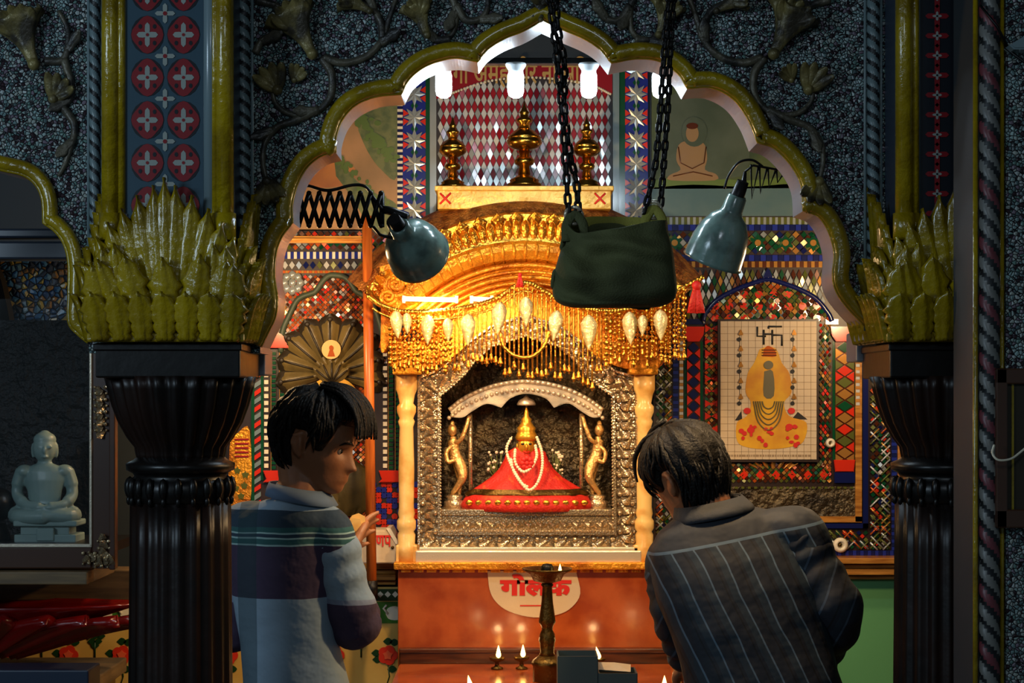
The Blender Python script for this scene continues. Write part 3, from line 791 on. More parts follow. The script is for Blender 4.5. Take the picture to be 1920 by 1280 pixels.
# roof finials: three gilt pots on the roof box
def kalash(cx, y0, y1, w, label):
    t = thing('kalash_finial', label, 'finial', P(cx, y0, 5.07), 'gold finials on the shrine roof'); Y = 5.07
    h = y0-y1
    def z(u): return EYE+(HZ-(y0-h*u))/F*Y
    def part(nm, pr, c=20):
        b = MB(); b.lathe([(S(r*w, Y), z(u)) for r, u in pr], (P(cx, 0, Y).x, Y, 0), c); b.build(nm, MT['brass'], t)
    part('foot', [(1.0, 0), (1.0, .03), (.8, .05), (.85, .075), (.55, .11), (.36, .14)])
    part('stem', [(.36, .14), (.3, .24), (.52, .26), (.6, .3), (.5, .33), (.3, .35), (.32, .42)])
    part('pot', [(.32, .42), (.75, .45), (1.0, .5), (1.0, .54), (.9, .565), (.98, .57), (.9, .59), (.6, .65), (.34, .68)])
    part('spire', [(.34, .68), (.3, .74), (.46, .76), (.46, .79), (.26, .81), (.22, .85), (.3, .87), (.2, .89), (.08, .95), (.02, 1)])
kalash(983, 350, 190, 33, 'tall gold pot finial, middle of three on the shrine roof')
kalash(849, 352, 218, 26, 'gold pot finial at the left end of the shrine roof')
kalash(1100, 352, 216, 26, 'gold pot finial at the right end of the shrine roof')

# ------------------------------------------------------------------ hanging bead valance
YB = 4.8
toran = thing('bead_valance', 'gold bead valance hung with leaf pendants and bells under the shrine cornice', 'valance', P(985, 560, YB))
cord = spline([P(x, y, YB) for x, y in ((692, 556), (715, 572), (760, 584), (850, 580), (925, 562), (984, 530), (1045, 560), (1100, 578), (1160, 582), (1235, 562), (1316, 520))], 12)
b = MB(); b.tube(cord, S(4, YB), 8)
for i in range(0, len(cord), 1): b.ball(cord[i], S(5.2, YB), 8)
c2 = [v+Vector((0, -.004, -S(16, YB))) for v in cord[4:64]]; b.tube(c2, S(2.6, YB), 6)
b.build('cord', MT['gold_metal'], toran)
def cord_z(px):
    x = P(px, 0, YB).x
    for i in range(len(cord)-1):
        if cord[i].x <= x <= cord[i+1].x: return cord[i].z+(cord[i+1].z-cord[i].z)*(x-cord[i].x)/(cord[i+1].x-cord[i].x)
    return cord[-1].z
R3 = random.Random(3)
def low(px):
    pts = [(730, 690), (800, 702), (850, 690), (900, 680), (930, 692), (985, 702), (1040, 704), (1070, 710), (1104, 730), (1130, 690), (1180, 676), (1240, 680), (1282, 672)]
    for (a, c), (d, e) in zip(pts, pts[1:]):
        if a <= px <= d: return c+(e-c)*(px-a)/(d-a)
    return 680
xs = [732+i*8.6 for i in range(65)]
for i, px in enumerate(xs):
    zt = cord_z(px); zb = EYE+(HZ-low(px)-R3.uniform(-14, 8))/F*YB; L = zt-zb; X = P(px, 0, YB).x; Y = YB+R3.uniform(-.012, .02)
    dense = px < 850 or 1130 < px
    b = MB(); pr = [(S(1.1, YB), zt)]; z = zt
    if dense:      # chunky beads all the way down
        while z > zb+.02:
            r = S(R3.choice([2.4, 3.4, 4.6, 5.4]), YB); pr += [(S(1.2, YB), z-.001), (r*.8, z-r*.4), (r, z-r), (r*.8, z-r*1.6), (S(1.2, YB), z-r*2)]; z -= r*2.1
    else:          # thin bugle bead with a few beads near the cord
        for k in range(3):
            r = S(3.2, YB); pr += [(S(1.2, YB), z-.001), (r, z-r), (S(1.2, YB), z-r*2)]; z -= r*2.2
        pr += [(S(1.9, YB), z-.002), (S(1.9, YB), zb+.022), (S(1.2, YB), zb+.02)]
    r = S(5.2, YB)
    pr += [(S(1.2, YB), zb+.018), (r*.55, zb+.016), (r*.6, zb+.009), (r, zb+.002), (r*.9, zb), (r*.3, zb-.001), (r*.45, zb-.005), (.0002, zb-.008)]
    b.lathe(pr, (X, Y, 0), 8); b.build('bead_strand', MT['gold_metal'], toran)
for px, py, h in ((742, 582, 52), (762, 586, 40), (802, 590, 56), (840, 596, 44), (878, 588, 60), (938, 566, 62), (986, 556, 56), (1045, 582, 58), (1104, 590, 66), (1180, 584, 62), (1205, 590, 40), (1238, 580, 58)):
    b = MB(); w = h*.23; a = R3.uniform(-.15, .15); u = Vector((math.sin(a), 0, -math.cos(a))); sd = Vector((0, -1, 0)).cross(u)
    c = P(px, py, YB-.02); rings = []
    for t, q in ((0, .1), (.08, .6), (.25, 1), (.5, .9), (.75, .55), (.92, .22), (1, .04)):
        m = c+u*S(h*t, YB); ww = S(w*q, YB); rings.append([m+sd*ww, m+Vector((0, -.004*q-.001, 0)), m-sd*ww, m+Vector((0, .004*q+.001, 0))])
    b.loft(rings, 0, True, True, True); b.build('leaf_pendant', MT['pale_gold_leaf'], toran)
b = MB(); b.tube(spline([P(x, y, YB-.02) for x, y in ((938, 624), (945, 650), (965, 666), (985, 670), (1005, 664), (1022, 645), (1030, 620))], 6), S(3.4, YB), 8); b.build('swag', MT['gold_metal'], toran)
for px, py in ((1306, 535), (975, 515)):     # red tassels tied to the cord
    t = thing('red_tassel', 'red cloth tassel at the right end of the bead valance' if px > 1000 else 'small red tassel tied to the middle of the bead valance', 'tassel', P(px, py, YB-.02))
    k = 1 if px > 1000 else .45
    b = MB(); b.ball(P(px, py, YB-.02), S(9*k, YB), 10); b.build('knot', MT['ink_red'], t)
    for dx in (-8, 6):
        b = MB(); b.tube([P(px, py, YB-.02), P(px+dx*k*.8, py+25*k, YB-.022), P(px+dx*k, py+52*k, YB-.02)], [S(5*k, YB), S(6*k, YB), S(10*k, YB)], 8, flat=.4); b.build('tail', MT['red_cloth'], t)
for x0, x1 in ((757, 856), (884, 922)):
    t = thing('tube_light', 'short lit tube lamp behind the left end of the bead valance' if x0 < 800 else 'shorter lit tube lamp behind the valance, towards the shrine centre', 'lamp', P((x0+x1)/2, 560, 4.83))
    b = MB(); b.tube([P(x0, 560, 4.83), P(x1, 562, 4.83)], S(4.5, 4.83), 10); b.build('tube', MT['tube_glow'], t)
    for xx in (x0, x1):
        b = MB(); b.boxpx(xx-3, 554, xx+3, 568, 4.822, .022); b.build('cap', MT['plain_silver'], t)

# ------------------------------------------------------------------ altar, step and table
altar = thing('altar', 'red-brown wooden altar with a gold ledge below the shrine', 'altar', (P(990, 0, 5).x, 5.05, 0))
b = MB(); b.boxpx(746, 1066, 1262, 2200, 4.95, .28, 0, .003); b.build('front_panel', MT['red_stone'], altar)
b = MB(); b.boxpx(738, 1054, 1264, 1068, 4.92, .32, 0, .004)
for k in range(21): b.boxpx(752+k*24, 1067, 770+k*24, 1073, 4.94, .012, 0, .001)
b.build('ledge', MT['gold_leafing'], altar)
b = MB(); b.boxpx(748, 1222, 1258, 1250, 4.925, .04, 0, .005); b.boxpx(748, 1216, 1258, 1224, 4.92, .04, 0, .003); b.build('skirting_rail', MT['dark_wood'], altar)
ZT = .826
table = thing('offering_table', 'red-brown offering table in front of the altar holding the oil lamps', 'table', (P(990, 0, 4.7).x, 4.72, 0))
x0, x1 = P(748, 0, 4.9).x, P(1300, 0, 4.7).x
b = MB(); b.box(((x0+x1)/2, 4.715, ZT-.015), (x1-x0, .395, .03), 0, None, .004); b.build('table_top', MT['red_stone'], table)
b = MB(); b.box(((x0+x1)/2, 4.72, (ZT-.03)/2), (x1-x0-.04, .36, ZT-.03)); b.build('body', MT['red_stone'], table)
step = thing('offering_step', 'lower red-brown step before the offering table', 'step', ((x0+x1)/2, 4.41, 0))
b = MB(); b.box(((x0+x1)/2, 4.41, .4), (x1-x0-.02, .2, .8), 0, None, .004); b.build('body', MT['red_stone'], step)
# paper notice with red lettering
note = thing('paper_notice', 'cream paper notice lettered in red on the altar front', 'notice', P(1000, 1110, 4.947))
b = MB(); b.ppx(sp2([(914, 1070), (918, 1105), (930, 1128), (955, 1146), (1000, 1157), (1045, 1152), (1072, 1138), (1088, 1112), (1080, 1070)], 4), 4.9465, .003); b.build('paper', MT['paper_white'], note)
text_mesh('गोलक', .062, P(1004, 1102, 4.945), 'lettering', note, MT['ink_red'], .0008, .003, PI/2, S(134, 4.945))
b = MB(); b.boxpx(975, 1134, 1018, 1136, 4.945, .001); b.build('underline', MT['ink_red'], note)
# letter-topped collection box at left of the shrine
YD = 4.99
dbx = thing('collection_box', 'cream collection box with sloping lid left of the shrine column', 'box', P(705, 1056, YD))
b = MB(); b.ppx([(664, 1056), (664, 1000), (672, 994), (728, 994), (744, 1020), (744, 1056)], YD, .12, 0, .003); b.build('body', MT['paper_white'], dbx)
b = MB(); b.ppx([(724, 990), (732, 990), (748, 1018), (742, 1020)], YD-.004, .13); b.build('lid_edge', MT['white_bead'], dbx)
b = MB(); b.ball(P(736, 1026, YD-.003), (S(3, YD), .003, S(3, YD)), 8); b.build('screw', MT['old_brass'], dbx)
text_mesh('णप', .05, P(719, 1014, YD-.003), 'lettering', dbx, MT['ink_red'], .0006, .001, PI/2, S(30, YD))

# oil lamps
def flame(b, c, h, lean=0, mi=0):
    b.lathe([(.0002, 0), (h*.16, h*.1), (h*.2, h*.25), (h*.15, h*.5), (h*.07, h*.8), (.0002, h)], c, 10, mi, Matrix.Rotation(lean, 3, 'Y'))
YL = 4.62
lamp = thing('oil_lamp_stand', 'tall dark brass oil lamp stand with one flame on the offering table', 'lamp', P(1026, 1270, YL))
def zz(p, Y=YL): return EYE+(HZ-p)/F*Y
lx = P(1026, 0, YL).x
b = MB(); b.lathe([(S(27, YL), ZT), (S(27, YL), zz(1248)), (S(30, YL), zz(1244)), (S(28, YL), zz(1238)), (S(16, YL), zz(1228))], (lx, YL, 0), 28); b.build('base', MT['old_brass'], lamp)
b = MB(); b.lathe([(S(r, YL), zz(p)) for r, p in ((16, 1230), (13, 1222), (14, 1206), (16, 1200), (14, 1188), (10, 1180), (12, 1172), (16, 1166), (15, 1158), (11, 1130), (9, 1100), (12, 1096), (9, 1092))], (lx, YL, 0), 24); b.build('stem', MT['old_brass'], lamp)
b = MB(); b.lathe([(S(r, YL), zz(p)) for r, p in ((9, 1093), (26, 1088), (32, 1076), (46, 1068), (47, 1065), (42, 1066), (28, 1073), (4, 1078))], (lx, YL, 0), 32); b.build('oil_dish', MT['old_brass'], lamp)
b = MB(); b.lathe([(S(r, YL), zz(p)) for r, p in ((12, 1078), (12, 1062), (8, 1057), (2, 1056))], (lx, YL, 0), 16); b.build('wick_holder', MT['black_metal'], lamp)
b = MB(); flame(b, P(1050, 1072, YL-.01), .022); b.build('flame', MT['flame'], lamp)
def diya(px, Y, z, hh, label, lean=0):
    X = P(px, 0, Y).x
    t = thing('oil_lamp', label, 'lamp', (X, Y, z), 'small oil lamps before the shrine')
    b = MB(); s = .0225; k = hh
    b.lathe([(s*.75, z), (s*.75, z+.004), (s*.3, z+.008), (s*.25, z+k*.55), (s*.9, z+k*.75), (s, z+k), (s*.9, z+k), (s*.7, z+k*.85), (.001, z+k*.78)], (X, Y, 0), 20); b.build('bowl', MT['old_brass'], t)
    b = MB(); flame(b, (X+.004, Y, z+k-.003), .036, lean); b.build('flame', MT['flame'], t)
    l = bpy.data.lights.new('flame_light', 'POINT'); l.energy = .12; l.color = (1, .6, .25); l.shadow_soft_size = .01
    lo_ = bpy.data.objects.new('flame_light', l); COL.objects.link(lo_); lo_.location = (X, Y-.0, z+k+.045)
diya(932, 4.82, ZT, .034, 'small brass oil lamp farthest left on the offering table')
diya(978, 4.82, ZT, .036, 'small brass oil lamp just left of the tall lamp stand')
diya(1121, 4.80, ZT, .034, 'small brass oil lamp right of the tall lamp stand', -.25)
diya(880, 4.40, .8, .045, 'small brass oil lamp on the lower step at left', -.2)
diya(962, 4.36, .8, .03, 'small brass oil lamp on the lower step, left of the grey boxes')
diya(1243, 4.38, .8, .047, 'small brass oil lamp on the lower step beside the striped shirt')
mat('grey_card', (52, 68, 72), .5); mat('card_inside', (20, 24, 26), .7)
def tray(x0, x1, yt, Y, dep, label, nm):
    t = thing(nm, label, 'box', P((x0+x1)/2, 1316, Y))
    a, c = P(x0, yt, Y), P(x1, yt, Y); zb = .8; th = .004; h = a.z-zb
    b = MB(); cx = (a.x+c.x)/2; w = c.x-a.x
    b.box((cx, Y, zb+h/2), (w, th, h)); b.box((cx, Y+dep, zb+h/2), (w, th, h))
    for xx in (a.x, c.x): b.box((xx, Y+dep/2, zb+h/2), (th, dep, h))
    b.box((cx, Y+dep/2, zb+.003), (w, dep, .004)); b.build('side_walls', MT['grey_card'], t)
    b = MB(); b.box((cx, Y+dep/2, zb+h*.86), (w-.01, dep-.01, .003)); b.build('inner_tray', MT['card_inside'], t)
    return t
tray(1047, 1120, 1230, 4.36, .1, 'tall grey open box on the lower step by the lamp stand', 'open_box')
tray(1123, 1194, 1262, 4.36, .1, 'low grey open box right of the taller one', 'open_box')
b = MB(); c = P(1152, 1254, 4.41)
b.add([c+Vector(v) for v in ((-.045, -.03, .004), (.04, -.03, -.002), (.045, .04, .006), (-.045, .04, .012), (0, .01, .016))], [[0, 1, 4], [1, 2, 4], [2, 3, 4], [3, 0, 4]], 0, False)
o = centre(b.build('folded_paper', MT['paper_white'])); tag(o, 'folded white paper lying in the low grey box', 'paper'); m = o.modifiers.new('thick', 'SOLIDIFY'); m.thickness = .001
# ------------------------------------------------------------------ mosaics and pictures on the wall behind
YW = 5.235
def plate(b, x0, y0, x1, y1, Y, mi, dep=.012): b.boxpx(x0, y0, x1, y1, Y, dep, mi)
def disc(b, cx, cy, rx, ry, Y, mi, n=20, petal=0, k=4, th=.002):
    v = []
    for j in range(n):
        w = 2*PI*j/n; q = 1+petal*math.cos(k*w); v.append((cx+rx*q*math.sin(w), cy-ry*q*math.cos(w)))
    b.ppx(v, Y-th, th, mi)
def star8(b, cx, cy, r, Y, mi):
    for k in range(8):
        a = k*PI/4; c = P(cx, cy, Y-.006)
        def q(rr, aa): return P(cx+rr*math.sin(aa), cy-rr*math.cos(aa)*1.08, Y-.003)
        b.add([c, q(r*.5, a-PI/8), q(r, a)-Vector((0, .003*(k % 2), 0)), q(r*.5, a+PI/8)], [[0, 1, 2, 3]], mi, False)
def comb(b, x0, y0, x1, y1, Y, w, m0, m1, vert=False, th=.004):
    n = int(((y1-y0) if vert else (x1-x0))/w)
    for i in range(n):
        if vert: b.boxpx(x0, y0+i*w, x1, y0+i*w+w*.92, Y, th, m0 if i % 2 else m1)
        else: b.boxpx(x0+i*w, y0, x0+i*w+w*.92, y1, Y, th, m0 if i % 2 else m1)
# upper centre: panel of diamond mirrors between two bands of star tiles
hw_ = P(982, 352, YW)
t = thing('mirror_panel', 'red and white diamond mirror panel on the wall above the shrine roof', 'mosaic', hw_)
b = MB(); plate(b, 818, 118, 1148, 420, YW, 0); b.build('backing', MT['deep_backing'], t)
b = MB(); rr = random.Random(5)
lattice(b, 820, 150, 1146, 402, YW-.001, 11.7, 25, [0], .05, .9, rnd=rr, pattern=lambda r, k: (rr.choice([0, 0, 1]) if r % 2 == 0 else 2))
b.build('mirror_chips', [MT['mirror_white'], MT['mirror_dim'], MT['glass_red']], t)
b = MB(); b.ppx([(818, 118)]+[(1148, 118)]+sp2([(1148, 176), (1110, 158), (1050, 147), (983, 143), (916, 150), (860, 168), (818, 186)], 4), YW-.012, .008, 0); b.build('inscription_board', MT['glass_red'], t, label='red inscription board')
text_mesh('गा अमहावीर ना सि पु', .09, P(983, 139, YW-.0135), 'lettering', t, MT['ink_gold'], .001, .0012, PI/2, S(268, YW))
b = MB()
for v in spline([P(x, y, YW-.014) for x, y in ((826, 184), (860, 170), (916, 152), (983, 145), (1050, 149), (1110, 160), (1144, 176))], 9): b.ball(v, S(2.6, YW), 6)
b.build('bead_edge', MT['white_bead'], t)
for x0, x1, m in ((806, 818, 'mirror_dim'), (1149, 1161, 'pale_blue_paint')):
    b = MB(); plate(b, x0, 118, x1, 420, YW-.012, 0, .024); b.build('post', MT[m], t)
for cx, side in ((777, 'left'), (1193, 'right')):
    t = thing('star_mosaic', 'vertical band of pale eight-pointed star tiles %s of the diamond mirror panel' % side, 'mosaic', P(cx, 410, YW))
    b = MB(); plate(b, cx-22, 118, cx+28 if side == 'left' else cx+22, 420, YW, 0); plate(b, cx+21, 118, cx+29, 420, YW-.004, 1) if side == 'left' else plate(b, cx-34, 118, cx-21, 420, YW-.004, 1)
    b.build('backing', [MT['glass_blue'], MT['glass_green']], t)
    b = MB()
    for r in range(7):
        cy = 133+r*43.5
        for sx in (-1, 1):
            for q in (-1, 1):
                b.ppx([(cx+sx*21, cy+q*2), (cx+sx*21, cy+q*15), (cx+sx*10, cy+q*7)], YW-.003, .003, 1)
        disc(b, cx, cy+21.7, 7, 9, YW-.003, 2, 4)
        star8(b, cx, cy, 21, YW-.004, 0)
    b.build('star_tiles', [MT['mirror_dim'], MT['glass_bright_red'], MT['glass_green']], t)
    if side == 'left':
        b = MB(); comb(b, 745, 118, 755, 420, YW-.004, 5.4, 1, 0, True); b.build('comb_border', [MT['white_bead'], MT['glass_navy']], t)

# painted pictures either side
mat('p_tan', (176, 134, 92), .5, 0, None, (6, (150, 118, 78), .4, .6)); mat('p_orange', (196, 124, 64), .5, 0, None, (8, (166, 98, 60), .4, .6)); mat('p_olive', (112, 118, 72), .5, 0, None, (30, (84, 98, 60), .42, .58))
mat('p_green', (52, 70, 44), .5, 0, None, (7, (84, 96, 52), .4, .65)); mat('p_pond', (74, 104, 110), .45, 0, None, (5, (92, 116, 116), .4, .6)); mat('p_skin', (142, 112, 70), .5, 0, None, (9, (140, 112, 78), .4, .6)); mat('p_grey', (78, 90, 74), .5, 0, None, (6, (62, 76, 58), .4, .6)); mat('p_leaf', (88, 112, 48), .5)
t = thing('landscape_painting', 'tan and green painted landscape on the wall left of the star band', 'painting', P(640, 430, YW))
b = MB(); plate(b, 500, 150, 745, 432, YW, 0); b.build('panel', MT['p_tan'], t)
b = MB()
b.ppx(sp2([(668, 200), (690, 196), (745, 196), (745, 330), (715, 318), (690, 285), (672, 245)], 4), YW-.0015, .001, 1)
b.ppx(sp2([(560, 300), (600, 290), (640, 300), (668, 320), (650, 345), (600, 352), (550, 350)], 4), YW-.0015, .001, 0)
b.ppx(sp2([(625, 285), (640, 290), (660, 330), (700, 360), (745, 385), (745, 432), (700, 432), (660, 370), (630, 330)], 4), YW-.002, .001, 1)
R5 = random.Random(9)
for k in range(90):
    u = R5.random(); x = 672+60*u+R5.gauss(0, 5); y = 215+80*u+R5.gauss(0, 6); disc(b, x, y, R5.uniform(3, 7), R5.uniform(3, 6), YW-.002-.00001*k, 2, 8)
for k in range(50):
    u = R5.random(); disc(b, 636+100*u+R5.gauss(0, 5), 300+100*u+R5.gauss(0, 6), R5.uniform(3, 6), R5.uniform(3, 5), YW-.0026-.00001*k, 2, 8)
b.build('painted_scene', [MT['p_orange'], MT['p_olive'], MT['p_leaf']], t)
t = thing('seated_figure_painting', 'dim green painting of a seated meditating figure by a pond, upper right', 'painting', P(1400, 404, YW))
b = MB(); plate(b, 1222, 140, 1640, 405, YW, 0); b.build('panel', MT['p_green'], t)
b = MB(); Y = YW-.0015
b.ppx(sp2([(1222, 352), (1300, 346), (1400, 350), (1500, 344), (1640, 350)], 3)+[(1640, 405), (1222, 405)], Y, .001, 0)
b.ppx(sp2([(1222, 338), (1300, 330), (1400, 338), (1500, 330), (1640, 336)], 3)+[(1640, 352), (1222, 354)], Y, .001, 1)
b.ppx(sp2([(1240, 190), (1300, 160), (1360, 175), (1400, 240), (1390, 330), (1240, 330)], 3), Y-.0005, .001, 2)
disc(b, 1302, 247, 24, 28, Y-.0012, 2)
body = [(1290, 262), (1272, 272), (1268, 300), (1276, 318), (1256, 328), (1258, 338), (1340, 338), (1342, 326), (1322, 318), (1326, 298), (1322, 272), (1306, 262)]
b.ppx(sp2(body+[body[0]], 3)[:-1], Y-.0018, .001, 3); disc(b, 1298, 250, 12, 16, Y-.0024, 3); disc(b, 1298, 236, 11, 6, Y-.003, 4)
b.tube([P(1272, 275, Y-.003), P(1276, 305, Y-.003), P(1298, 316, Y-.003), P(1320, 305, Y-.003), P(1324, 275, Y-.003)], S(1, YW), 5, 4)
b.tube([P(1262, 330, Y-.003), P(1300, 322, Y-.003), P(1336, 330, Y-.003)], S(1, YW), 5, 4)
b.build('painted_scene', [MT['p_pond'], MT['p_leaf'], MT['p_grey'], MT['p_skin'], MT['glass_brown']], t)

# ---- right: mosaic niche with red flowers round a tiled poster
t = thing('mosaic_niche', 'large mirror-mosaic wall panel with blue arch and red flowers round the poster', 'mosaic', P(1470, 1048, YW))
b = MB(); plate(b, 1225, 404, 1690, 1046, YW, 0); b.build('backing', MT['deep_backing'], t)
rr = random.Random(11)
pal = ['mirror_dim', 'glass_green', 'glass_amber', 'glass_brown', 'glass_olive', 'glass_bright_red', 'glass_orange', 'glass_navy', 'mirror_white']
pm = [MT[k] for k in pal]
b = MB(); lattice(b, 1228, 432, 1545, 478, YW-.001, 15, 15, [1, 4, 3, 7, 0, 4, 2, 1, 3], .2, .86, rnd=rr)
for k in range(6): disc(b, 1265+k*52, 455, 13, 13, YW-.005, 1, 20, .35, 6); disc(b, 1265+k*52, 455, 6, 6, YW-.008, 2, 12)
b.build('flower_frieze', pm, t)
b = MB(); comb(b, 1228, 407, 1545, 421, YW-.002, 5.5, 0, 4); b.build('comb_border', pm, t)
b = MB()
for y0, y1 in ((421, 432), (478, 489)):
    b = MB(); comb(b, 1228, y0, 1560, y1, YW-.006, 11, 0, 1, False, .008); b.build('blue_bar', [MT['glass_navy'], MT['glass_blue']], t)
for x0, x1 in ((1282, 1322), (1548, 1572)):
    b = MB(); plate(b, x0, 598, x1, 608, YW-.006, 0, .008); b.build('blue_bar', MT['glass_navy'], t)
b = MB(); comb(b, 1290, 490, 1545, 501, YW-.003, 7, 2, 3); b.build('gold_comb', pm, t)
b = MB()
pat = lambda r, k: rr.choice([1, 0, 1, 8, 3, 2, 4] if r % 2 else [3, 1, 0, 4])
lattice(b, 1285, 502, 1548, 602, YW-.001, 11, 24, [0], .1, .8, rnd=rr, pattern=pat)
b.build('lozenge_field', pm, t)
# blue arch
arch = sp2([(1318, 602), (1324, 585), (1345, 562), (1380, 543), (1415, 530), (1440, 524), (1465, 530), (1500, 543), (1530, 560), (1552, 586), (1560, 602)], 6)
b = MB(); b.tube([P(x, y, YW-.006) for x, y in arch], S(5, YW), 8)
for i in range(0, len(arch)-1, 2):
    b.tube([P(arch[i][0], arch[i][1]-4, YW-.009), P(arch[i][0]+2, arch[i][1]+4, YW-.009)], S(1.6, YW), 6, 1)
b.ppx([(1432, 518), (1428, 528), (1452, 528), (1448, 518), (1445, 510), (1440, 502), (1435, 510)], YW-.01, .008)
b.build('blue_arch', [MT['glass_navy'], MT['mirror_white']], t)
b = MB(); ip = in_poly(arch+[(1560, 604), (1318, 604)])
lattice(b, 1318, 524, 1560, 604, YW-.004, 13, 13, [2, 3, 4, 6, 3, 4, 1], .25, .84, inside=ip, rnd=rr)
for r, xs_ in enumerate(([1396, 1423, 1450, 1477], [1342, 1368, 1395, 1423, 1450, 1478, 1505, 1532], [1342, 1368, 1395, 1450, 1505, 1532])):
    for x in xs_: disc(b, x, 552+r*22, 7.5, 7, YW-.006, 5, 10)
b.build('arch_field', pm, t)
# borders round the poster
def flower_strip(b, x0, y0, x1, y1, vert=True, step=22):
    lattice(b, x0, y0, x1, y1, YW-.001, 10, 10, [3, 4, 1, 6, 2, 3], .25, .84, rnd=rr)
    n = int(((y1-y0) if vert else (x1-x0))/step)
    for i in range(n):
        if vert:
            cy = y0+(i+.5)*(y1-y0)/n
            b.ppx([(x0+2, cy-7), ((x0+x1)/2, cy), (x0+2, cy+7)], YW-.006, .004, 5); b.ppx([(x1-2, cy-7), (x1-2, cy+7), ((x0+x1)/2, cy)], YW-.006, .004, 5)
        else:
            cx = x0+(i+.5)*(x1-x0)/n; disc(b, cx, (y0+y1)/2+4, 8, 9, YW-.004, 5, 4)
b = MB(); flower_strip(b, 1320, 604, 1348, 862); b.build('flower_border', pm, t)
b = MB(); lattice(b, 1535, 604, 1560, 905, YW-.001, 9, 11, [2, 2, 3, 1, 4, 5], .25, .78, rnd=rr); b.build('gold_border', pm, t)
b = MB(); flower_strip(b, 1320, 866, 1560, 906, False, 27)
for k in range(7): leaf(b, P(1420+k*10, 878, YW-.004), (math.sin(-.9+k*.3), 0, .5), (1, 0, 0), (0, -1, 0), S(20, YW), S(10, YW), .004, .2, 1, 2, 7, 5)
b.build('bottom_border', pm, t)
# two slender columns with red vases
for x0, x1, y1, m in ((1288, 1313, 860, 3), (1566, 1602, 862, 2)):
    b = MB(); plate(b, x0-5, 640, x1+5, y1, YW-.002, 1); b.boxpx(x0, 640, x1, y1, YW-.004, .004, 3)
    cx = (x0+x1)/2
    n = int((y1-640)/22)
    for i in range(n):
        cy = 651+i*22
        b.ppx([(cx, cy-10), (cx+(x1-x0)*.4, cy), (cx, cy+10), (cx-(x1-x0)*.4, cy)], YW-.008, .004, [1, 2, 5, 4, 2][i % 5] if m == 2 else 7)
        for sx in (-1, 1): b.ppx([(cx+sx*(x1-x0)*.48, cy+2), (cx+sx*(x1-x0)*.48, cy+20), (cx+sx*(x1-x0)*.08, cy+11)], YW-.008, .004, 5 if m == 3 else [2, 4, 5][i % 3])
    b.build('slender_column', pm, t)
    b = MB(); b.ppx([(x0-8, 612), (x1+8, 612), (x1+6, 628), (x1-2, 640), (x0+2, 640), (x0-6, 628)], YW-.016, .014, 0, .002); b.build('red_cap', MT['glass_bright_red'], t)
    b = MB(); b.ppx([(x0-2, y1), (x1+2, y1), (x1-1, y1+22), (x0+1, y1+22)], YW-.016, .014, 0, .002); b.build('red_vase', MT['glass_bright_red'], t)
    b = MB(); plate(b, x0-1, y1+23, x1+1, y1+43, YW-.012, 0); b.build('blue_foot', MT['glass_navy'], t)
# lower smoked-mirror strip, silver and blue rims, outer lattice
b = MB(); plate(b, 1300, 912, 1606, 968, YW-.003, 0)
comb(b, 1300, 912, 1606, 916, YW-.005, 6, 1, 0); b.build('smoked_strip', [MT['engraved_metal'], MT['glass_olive']], t)
b = MB(); plate(b, 1604, 640, 1616, 978, YW-.012, 0, .02); plate(b, 1300, 968, 1616, 979, YW-.012, 0, .02); comb(b, 1605, 676, 1612, 770, YW-.014, 6, 1, 0, True); b.build('silver_rim', [MT['gold_wood'], MT['mirror_white']], t)
b = MB(); plate(b, 1618, 640, 1628, 990, YW-.01, 0, .02); plate(b, 1300, 981, 1628, 990, YW-.01, 0, .02); comb(b, 1672, 640, 1682, 1036, YW-.006, 7, 1, 0, True, .01); comb(b, 1228, 1032, 1684, 1041, YW-.006, 7, 1, 0, False, .01)
comb(b, 1262, 604, 1272, 1032, YW-.006, 7, 1, 0, True, .01)
b.build('blue_rim', [MT['glass_navy'], MT['glass_blue']], t)
b = MB(); comb(b, 1274, 604, 1281, 900, YW-.003, 6, 2, 8, True); b.build('bead_rim', pm, t)
def weave(b, x0, y0, x1, y1, pl):
    lattice(b, x0, y0, x1, y1, YW-.001, 13, 14, pl, .2, .7, rnd=rr)
    step = 13; n = int(((x1-x0)+(y1-y0))/step)
    for i in range(1, n):
        for s in (0, 1):
            d = i*step; a = (max(0, d-(y1-y0)), min(d, y1-y0)); c = (min(d, x1-x0), max(0, d-(x1-x0)))
            k = int((c[0]-a[0])/16)
            for q in range(k):
                if rr.random() < .42: continue
                u, v = (q+.1)/k, (q+.9)/k
                xa, ya = a[0]+(c[0]-a[0])*u, a[1]+(c[1]-a[1])*u; xb, yb = a[0]+(c[0]-a[0])*v, a[1]+(c[1]-a[1])*v
                if s: xa, xb = (x1-x0)-xa, (x1-x0)-xb
                b.tube([P(x0+xa, y0+ya, YW-.006), P(x0+xb, y0+yb, YW-.006)], S(1.7, YW), 4, rr.choice([2, 0, 8, 6, 4]))
b = MB(); weave(b, 1630, 640, 1671, 1032, [1, 1, 3, 5, 4, 7, 0]); weave(b, 1300, 992, 1630, 1031, [1, 3, 5, 4, 1, 7]); b.build('woven_border', pm, t)
b = MB(); weave(b, 1228, 604, 1261, 1032, [1, 3, 7, 4, 0, 1]); b.build('woven_border', pm, t)
